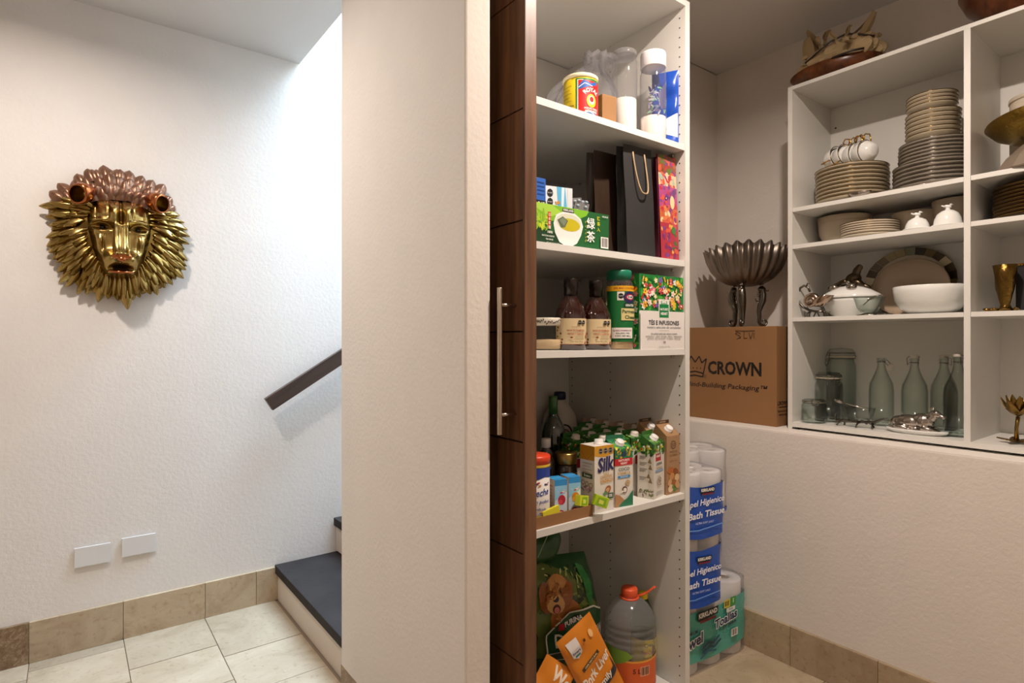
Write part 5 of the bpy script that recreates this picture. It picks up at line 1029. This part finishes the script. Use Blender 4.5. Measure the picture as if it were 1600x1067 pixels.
# second bay
t = thing('canister', 'cream round canister behind the hammered gold dish', 'canister', (2.555, .478, 1.782)); b = MB(); b.lathe([(.075, 0), (.080, .004), (.080, .268), (.077, .272), (.0005, .276)], CREAM, 44); b.build('body', parent=t); MB().lathe([(.082, .262), (.083, .266), (.082, .276), (.0005, .284)], CREAM, 44).build('lid', parent=t)
t = thing('grey_bowl', 'upturned taupe faceted bowl beneath the hammered gold dish', 'bowl', (2.435, .425, 1.782)); b = MB(); b.lathe([(.145, 0), (.147, .004), (.12, .045), (.075, .088), (.045, .100), (.0005, .100)], M('taupe_stone', '#7d7062', .5), 12, smooth=False); b.build('bowl', parent=t)
HG = M('hammered_gold', '#8f7434', .30, 1, bump=.8, scale=90, vary=.2, dist=.003)
t = thing('gold_dish', 'large shallow hammered gold dish resting above the taupe bowl', 'dish', (2.440, .430, 1.882), 0, rot=(radians(-4), radians(3), 0)); b = MB(); b.lathe([(.0005, 0), (.05, .001), (.10, .014), (.14, .038), (.162, .066), (.160, .069), (.136, .043), (.098, .019), (.0005, .005)], HG, 64, cap=False); b.build('dish', parent=t)
plate_stack('woven_charger', 'dark gold beaded charger plate', 2.470, .435, 1.6335, .146, 9, .0115, M('bronze_weave', '#4a3820', .4, .8, bump=.6, scale=120), M('beaded_gold', '#a58246', .3, 1, bump=.8, scale=300), 'dark gold beaded chargers', h=.016)
t = thing('gold_vase', 'gold textured flared vase with a leafy foot before a black case', 'vase', (2.395, .535, Z3), -90)
b = MB(); b.lathe([(.024, 0), (.026, .004), (.016, .012), (.012, .022), (.016, .040), (.024, .075), (.028, .115), (.031, .150), (.029, .151), (.0005, .14)], M('textured_gold', '#7d6230', .22, 1, bump=.9, scale=110, vary=.2, dist=.003), 36, mod=lambda r, z, a_: (r * (1 + .05 * sin(5 * a_ + z * 60)), z)); b.build('body', parent=t)
b = MB()
for i, (x, y) in enumerate(((-.028, -.004), (-.042, -.006), (-.018, -.020), (.03, -.012), (.0, -.03))): b.ell((x, y, .007), (.016, .009, .006), M('textured_gold', ''), (0, .2, i * .6), 10, 6)
b.build('leafy_foot', parent=t)
t = thing('black_case', 'black case with a gold beaded top edge beside the gold vase', 'case', (2.475, .445, Z3), -90); b = MB(); b.box((-.075, -.03, 0), (.075, .03, .150), M('black_velvet', '#0d0b0b', .6), bev=.003); b.build('case', parent=t); b = MB()
for i in range(22): b.ell((-.074 + i * .007, -.03, .153), (.0045, .0045, .0045), GOLD, nu=8, nv=6)
for i in range(8): b.ell((-.074 + (0 if i % 2 else .0), -.022 + i * .006, .153), (.0045, .0045, .0045), GOLD, nu=8, nv=6)
b.build('beaded_edge', parent=t)
t = thing('gilt_flower', 'gilt metal flower bowl with spread leaves in the lower compartment', 'ornament', (2.400, .508, Z4), -90); GG = M('aged_gilt', '#8a6e3a', .3, 1, vary=.25, scale=60)
b = MB(); b.tube([(0, 0, .004), (0, 0, .05), (.004, 0, .085)], [.007, .005, .006], GG, 8)
b.build('stem', parent=t); r_ = random.Random(4)
def petal(L_, w_, curl):
    m_ = MB(); m_.grid(lambda u, v: Vector(((u - .5) * w_ * sin(pi * (.08 + .9 * v)) , L_ * v, curl * v * v + .25 * w_ * abs(u - .5))), 6, 8, GG); return m_
for i in range(9):
    o = petal(.062, .034, .038).build('petal', parent=t, loc=(.004, 0, .085), rot=(radians(18 + 14 * (i % 2)), 0, i * 2 * pi / 9)); s_ = o.modifiers.new('s', 'SOLIDIFY'); s_.thickness = .0012
for i in range(5):
    o = petal(.05, .026, .004).build('leaf', parent=t, loc=(0, 0, .004), rot=(radians(4), 0, i * 1.3 + .4)); s_ = o.modifiers.new('s', 'SOLIDIFY'); s_.thickness = .0012
# on top of the cabinet
ZT2 = 2.272
DW = wood('dark_bowl_wood', '#3a1c0c', '#7a4420', 0, .3, 10)
t = thing('wooden_tray', 'oval dark wooden dish under the paper wrapped bundle', 'dish', (2.435, 1.075, ZT2)); b = MB(); b.lathe([(.0005, 0), (.08, 0), (.13, .020), (.172, .058), (.168, .060), (.126, .026), (.0005, .008)], DW, 56, cap=False, T=Matrix.Diagonal((.7, 1, 1, 1))); b.build('dish', parent=t)
t = thing('wooden_bowl', 'wide dark wooden bowl on the cabinet top above the second bay', 'bowl', (2.450, .455, ZT2)); b = MB(); b.lathe([(.0005, 0), (.075, 0), (.14, .030), (.195, .085), (.215, .130), (.209, .130), (.188, .088), (.134, .036), (.0005, .008)], DW, 64, cap=False, T=Matrix.Diagonal((.85, 1, 1, 1))); b.build('bowl', parent=t)
t = thing('wrapped_bundle', 'crumpled brown paper wrapped bundle lying on the wooden dish', 'bundle', (2.42, 1.045, ZT2 + .028)); HUSK = M('crumpled_paper', '#ad9670', .8, bump=.5, scale=30, vary=.15); r_ = random.Random(31)
b = MB(); ph = [r_.uniform(0, 6) for _ in range(6)]
def lump(u, v):
    a_ = 2 * pi * u; e = sin(pi * (v * .94 + .03)); k = 1 + .12 * sin(5 * a_ + ph[0]) * e + .10 * sin(9 * a_ + 6 * v + ph[1]) + .07 * sin(17 * a_ - 9 * v)
    return Vector((.085 * e * k * cos(a_), .145 * e * k * sin(a_), .058 - .058 * cos(pi * v) * (1 + .12 * sin(7 * a_ + v * 5))))
b.grid(lump, 44, 18, HUSK, wrapu=True, smooth=False); b.build('wrapped_core', parent=t)
for i in range(26):
    L_, w_ = r_.uniform(.05, .10), r_.uniform(.022, .045); cu = r_.uniform(-.03, .03); k1 = r_.uniform(0, 6)
    m_ = MB(); m_.grid(lambda u, v: Vector(((u - .5) * w_ * (1 - .6 * v) + .004 * sin(v * 12 + k1), L_ * (v - .3), cu * v * v + .010 * sin(u * 9 + k1) * sin(v * 5))), 6, 8, HUSK, smooth=False)
    a_ = r_.uniform(0, 2 * pi); rr = r_.uniform(.4, 1); o = m_.build('paper_fold', parent=t, loc=(.078 * rr * cos(a_), .13 * rr * sin(a_), .125 * (1 - .45 * rr ** 2) + r_.uniform(-.02, .01)), rot=(r_.uniform(-.2, 1.0), r_.uniform(-.5, .5), a_ - pi / 2 + r_.uniform(-.9, .9)))
    s_ = o.modifiers.new('s', 'SOLIDIFY'); s_.thickness = .0015
for i, (L_, w_, p_, ro) in enumerate(((.10, .045, (-.03, -.05, .115), (.55, .3, 3.6)), (.09, .04, (-.02, -.08, .100), (.7, -.1, 2.8)), (.09, .05, (-.04, .07, .125), (.9, .4, .6)), (.08, .06, (-.05, .10, .08), (1.1, 0, 1.2)))):
    m_ = MB(); m_.grid(lambda u, v: Vector(((u - .5) * w_ * (.4 + .6 * sin(pi * (.2 + .75 * v))), L_ * v, .02 * v * v + .012 * abs(u - .5))), 6, 10, HUSK, smooth=False); o = m_.build('paper_fold', parent=t, loc=p_, rot=ro); s_ = o.modifiers.new('s', 'SOLIDIFY'); s_.thickness = .0015
b = MB(); b.tube([(-.085, .10, .055), (-.092, .05, .075), (-.09, 0, .10), (-.05, -.04, .125), (-.06, -.09, .10), (-.03, -.13, .085)], .0035, P_('#2a1d14'), 8); b.tube([(-.095, .02, .028), (-.10, -.03, .030), (-.095, -.08, .032), (-.07, -.11, .036)], .004, P_('#231812'), 8); b.build('dark_cord', parent=t)
# ------------------------------------------------------------------ lion mask on the stair wall
lion = thing('lion_mask', 'large brass and copper lion head mask hanging on the white stair wall', 'wall mask', (.165, 2.94, 1.68))
OUT = [(-0.259, 0.105), (-0.254, 0.118), (-0.237, 0.151), (-0.216, 0.18), (-0.181, 0.198), (-0.147, 0.215), (-0.121, 0.238), (-0.109, 0.259), (-0.091, 0.275), (-0.054, 0.288), (-0.025, 0.284), (-0.001, 0.287), (0.032, 0.283), (0.054, 0.272), (0.088, 0.267), (0.11, 0.255), (0.139, 0.253), (0.162, 0.236), (0.174, 0.207), (0.189, 0.176), (0.219, 0.139), (0.228, 0.112), (0.243, 0.094), (0.261, 0.044), (0.251, 0.022), (0.257, -0.036), (0.255, -0.085), (0.249, -0.144), (0.192, -0.179), (0.165, -0.228), (0.128, -0.238), (0.093, -0.258), (0.054, -0.26), (0.027, -0.293), (-0.006, -0.278), (-0.054, -0.27), (-0.091, -0.266), (-0.106, -0.25), (-0.131, -0.241), (-0.157, -0.231), (-0.167, -0.209), (-0.204, -0.202), (-0.208, -0.166), (-0.211, -0.116), (-0.24, -0.103), (-0.247, -0.064), (-0.252, -0.037), (-0.255, -0.022), (-0.242, 0.01), (-0.233, 0.048), (-0.237, 0.071), (-0.254, 0.088)]
def rho(a):
    best = .25
    for i in range(len(OUT)):
        (x0, z0), (x1, z1) = OUT[i], OUT[(i + 1) % len(OUT)]
        d0 = (math.atan2(z0, x0) - a + pi) % (2 * pi) - pi; d1 = (math.atan2(z1, x1) - a + pi) % (2 * pi) - pi
        if abs(d0) < 1 and abs(d1) < 1 and d0 * d1 <= 0:
            k = abs(d0) / (abs(d0) + abs(d1) + 1e-9); return (1 - k) * math.hypot(x0, z0) + k * math.hypot(x1, z1)
    return best
def domeW(x, z):
    t_ = min(1, math.hypot(x, z) / rho(math.atan2(z, x))); top = max(0, z - .08) / .2
    return .020 + (.062 + .03 * min(1, top * 1.4)) * (1 - t_ ** 2.2)
BR2 = M('old_brass', '#8c7038', .24, 1, vary=.3, scale=60); DUL = M('dull_rose_brass', '#8f6b56', .38, .85, bump=.2, scale=90, vary=.2); DKB = M('shadow_brass', '#4d3c20', .4, 1)
b = MB(); n = len(OUT); rings = 7; v = []; f = []
for j in range(rings + 1):
    k = .90 * (1 - j / (rings + .001))
    for x, z in OUT: v.append((x * k, -domeW(x * k, z * k) + (.004 if j else .004), z * k))
v += [(x * .90, -.002, z * .90) for x, z in OUT]; q0 = (rings + 1) * n
for j in range(rings): f += [(j * n + i, j * n + (i + 1) % n, (j + 1) * n + (i + 1) % n, (j + 1) * n + i) for i in range(n)]
f += [(i, (i + 1) % n, q0 + (i + 1) % n, q0 + i) for i in range(n)]
b.fin(v, f, BR2, smooth=True); b.build('backing_shell', parent=lion)
def G(x, z, cx_, cz_, sx_, sz_): return math.exp(-(((x - cx_) / sx_) ** 2 + ((z - cz_) / sz_) ** 2))
def sst(a_, b_, x): t_ = max(0, min(1, (x - a_) / (b_ - a_))); return t_ * t_ * (3 - 2 * t_)
def face_h(x, z):
    ax = abs(x); h = .082 + .034 * (1 - (ax / .115) ** 2)
    h += .034 * G(ax, z, .023, .072, .018, .045) + .013 * G(ax, z, .062, .070, .024, .020) + .008 * G(ax, z, .045, .115, .03, .03)
    h -= .020 * math.exp(-(x / .0035) ** 2) * sst(.03, .05, z) * sst(.16, .12, z); h -= .006 * math.exp(-((ax - .042) / .003) ** 2) * sst(.05, .07, z); h -= .006 * math.exp(-((ax - .082) / .003) ** 2) * sst(.04, .06, z)
    h -= .030 * G(ax, z, .062, .026, .032, .014); h += .012 * G(ax, z, .064, .010, .030, .010); h += .016 * G(ax, z, .066, .050, .034, .009); h += .004 * G(ax, z, .064, .008, .028, .005)
    br = (1 - sst(.021, .028, ax)) * sst(-.105, -.085, z) * (1 - sst(.030, .050, z)); h += br * (.022 + .030 * (1 - sst(-.09, .03, z))); h -= .005 * br * math.exp(-((ax - .013) / .003) ** 2)
    h += .054 * G(ax, z, .034, -.106, .030, .028) + .020 * G(ax, z, .0, -.11, .02, .03) - .004 * math.exp(-(x / .002) ** 2) * (1 - sst(-.115, -.10, z))
    h += .016 * G(ax, z, .072, -.028, .018, .026); h -= .008 * math.exp(-((ax - .058) / .004) ** 2) * G(ax, z, .058, -.045, .02, .03)
    h -= .042 * G(x, z, 0, -.140, .030, .0075); h += .030 * G(x, z, 0, -.156, .036, .010); h -= .008 * G(x, z, 0, -.168, .04, .006)
    return h
HW = [(-.178, .014), (-.172, .034), (-.160, .052), (-.14, .066), (-.11, .080), (-.07, .093), (-.03, .104), (.02, .114), (.06, .116), (.095, .108), (.12, .092), (.138, .068), (.148, .042), (.152, .02)]
def halfw(z):
    for (z0, w0), (z1, w1) in zip(HW, HW[1:]):
        if z <= z1: return w0 + (w1 - w0) * max(0, (z - z0) / (z1 - z0))
    return HW[-1][1]
def facef(u, v):
    z = -.178 + .330 * v; s_ = 2 * u - 1; x = s_ * halfw(z); e = min((1 - abs(s_)) * 4, v * 12, (1 - v) * 5.5, 1)
    hh = face_h(x, z); e = max(0, e); k = 1 - (1 - e) ** 2
    return Vector((x, -(.055 + (hh - .055) * k), z))
b = MB(); b.grid(facef, 96, 130, BRASS); b.build('face', parent=lion)
for s_ in (-1, 1):
    b = MB(); b.ell((0, 0, 0), (.0095, .0060, .0085), P_('#0c0a09', .15)); b.build('eye', parent=lion, loc=(s_ * .060, -face_h(.060, .026) - .003, .026))
    b = MB(); pts = [(s_ * x, -face_h(x, z) - .002, z) for x, z in ((.030, .020), (.040, .034), (.055, .041), (.072, .042), (.090, .036), (.100, .028))]; b.tube(pts, [.002, .0035, .004, .004, .0035, .002], BR2, 8); b.build('upper_lid', parent=lion)
    b = MB(); pts = [(s_ * x, -face_h(x, z) - .001, z) for x, z in ((.030, .018), (.042, .010), (.058, .005), (.076, .006), (.092, .014), (.100, .026))]; b.tube(pts, [.0015, .0025, .003, .003, .0025, .0015], BRASS, 8); b.build('lower_lid', parent=lion)
    ax_ = Vector((s_ * .62, -.70, -.30)).normalized(); Q = Vector((0, 0, 1)).rotation_difference(ax_).to_matrix().to_4x4()
    b = MB(); pr = [(.014, -.040), (.028, -.020), (.040, .0), (.045, .020), (.044, .036), (.039, .046), (.035, .043)]; b.lathe(pr, COPPER, 30, Q @ Matrix.Diagonal((1, .84, 1, 1)), cap=False); ear = b.build('ear', parent=lion, loc=(s_ * .115, -.100, .150))
    b = MB(); b.lathe([(.035, .043), (.037, .030), (.031, .004), (.016, -.014), (.0005, -.018)], BR2, 30, Q @ Matrix.Diagonal((1, .84, 1, 1)), cap=False); b.ell(Q @ Vector((0, 0, .0)), (.009, .007, .012), BRASS); b.build('inner_ear', parent=ear)
b = MB()
for (x, z, y, r3) in ((0, -.090, .170, (.031, .016, .013)), (-.018, -.096, .168, (.017, .015, .012)), (.018, -.096, .168, (.017, .015, .012)), (0, -.108, .172, (.015, .012, .011))): b.ell((x, -y, z), r3, COPPER)
remesh(b.build('nose', parent=lion), .002, 3)
b = MB(); b.grid(lambda u, v: Vector(((u - .5) * .056, -(face_h((u - .5) * .056, -.140) + .0015), -.140 + (v - .5) * .010 * (1 - (2 * u - 1) ** 2) ** .5)), 14, 3, P_('#1c100a', .6)); b.build('mouth', parent=lion)
b = MB(); b.tube([(x, -(face_h(x, -.155) + .001), -.151 - .006 * (1 - (x / .05) ** 2)) for x in [(-.045 + .09 * i / 12) for i in range(13)]], [.0025 + .0035 * sin(pi * i / 12) for i in range(13)], COPPER, 8); b.build('lower_lip', parent=lion)
# locks of the mane: one almond shape with a raised keel, copied
def lock_mesh(L_, w_, t_, m, name, pw=.8, rnd_=.0):
    b = MB()
    def lf(u, v):
        s_ = 2 * u - 1; ww = w_ * .5 * max(0.02, sin(pi * (.10 + .88 * v) ** (1.1 - rnd_))) ** pw
        return Vector((s_ * ww, L_ * v, t_ * (1 - abs(s_) ** 1.25) * sin(pi * (.12 + .80 * v)) ** .6 - .004 + .10 * L_ * v * v * .0))
    b.grid(lf, 8, 10, m); o = b.build(name, parent=lion); return o
L1 = [lock_mesh(.088, .036, .016, BRASS, 'mane_lock', .7), lock_mesh(.078, .033, .015, BR2, 'mane_lock', .62), lock_mesh(.098, .034, .015, BRASS, 'mane_lock', .75)]
T1 = [lock_mesh(.050, .046, .015, DUL, 'crown_tuft', .42, .25), lock_mesh(.058, .044, .014, DUL, 'crown_tuft', .42, .25)]
used = set()
def put(src, x, z, dx, dz, lift=.0, sc_=1.0, roll=0):
    o = src if src.name not in used else src.copy()
    if o is src: used.add(src.name)
    else: C.objects.link(o)
    d2 = Vector((dx, 0, dz)).normalized(); e = .03
    w0, w1 = domeW(x, z), domeW(x + d2.x * e, z + d2.z * e)
    d = Vector((d2.x, -(w1 - w0) / e * .9 - lift, d2.z)).normalized(); nrm = Vector((0, -1, 0)); nrm = (nrm - d * nrm.dot(d)).normalized(); sd = d.cross(nrm)
    R = Matrix((sd, d, nrm)).transposed().to_4x4() @ Matrix.Rotation(roll, 4, 'Y')
    o.matrix_local = Matrix.Translation((x, -w0 - .003, z)) @ R @ Matrix.Diagonal((sc_, sc_, sc_, 1)); o.parent = lion
rl_ = random.Random(17)
for ti, (t_, N_) in enumerate(((.70, 50), (.58, 44), (.46, 36))):
    for i in range(N_):
        a = 2 * pi * (i + .5 * (ti % 2)) / N_ + rl_.uniform(-.04, .04); R_ = rho(a); x, z = R_ * t_ * cos(a), R_ * t_ * sin(a)
        if z > .115 and abs(x) < .16: continue
        if abs(x) < halfw(max(-.178, min(.15, z))) - .012 and -.165 < z < .15: 
            x = (halfw(z) - .008) * (1 if x > 0 else -1)
        dx, dz = cos(a), sin(a) - .30 - (.25 if z > -.05 else 0)
        sc_ = {0: .98, 1: .92, 2: .86}[ti] * rl_.uniform(.9, 1.12)
        if ti == 0: sc_ = max(.7, min(1.15, (R_ - R_ * t_) / .088))
        put(rl_.choice(L1), x, z, dx, dz, .10 if ti else .0, sc_, rl_.uniform(-.3, .3))
for s_ in (-1, 1):       # row hugging the cheeks
    for i, z in enumerate((.118, .085, .050, .015, -.020, -.055, -.090, -.122, -.150)):
        put(L1[i % 3], s_ * (halfw(z) + .004), z, s_ * (1 - .06 * i), -.25 - .12 * i, .25, .72 + .02 * (i % 3), s_ * .3)
for i, x in enumerate((-.05, -.034, -.018, -.002, .014, .030, .046)): put(L1[i % 3], x, -.170, x * 3, -1, .12, .80 + .08 * (i % 2), 0)
put(L1[2], .022, -.205, .05, -1, .1, 1.0, 0)
for j, (z0, N_, wd) in enumerate(((.225, 9, .125), (.195, 11, .155), (.165, 10, .150), (.140, 9, .105))):
    for i in range(N_):
        x = -wd + 2 * wd * i / (N_ - 1) + rl_.uniform(-.006, .006); zz = z0 - .35 * x * x / .16 + rl_.uniform(-.005, .005)
        if math.hypot(x, zz) > rho(math.atan2(zz, x)) * .93: zz -= .02
        put(rl_.choice(T1), x, zz, x * 4.5, 1, .12, rl_.uniform(.85, 1.1), rl_.uniform(-.2, .2))
for i in range(13):
    a = radians(38 + i * 9); R_ = rho(a); put(T1[i % 2], R_ * .80 * cos(a), R_ * .80 * sin(a), cos(a), sin(a), 0, R_ * .21 / .055, 0)
# forelock over the brow between the ears
for i, x in enumerate((-.075, -.052, -.028, -.006, .016, .040, .062, .082)): put(T1[i % 2], x, .150, x * 3 + .2, .35, .5, .78, 0)
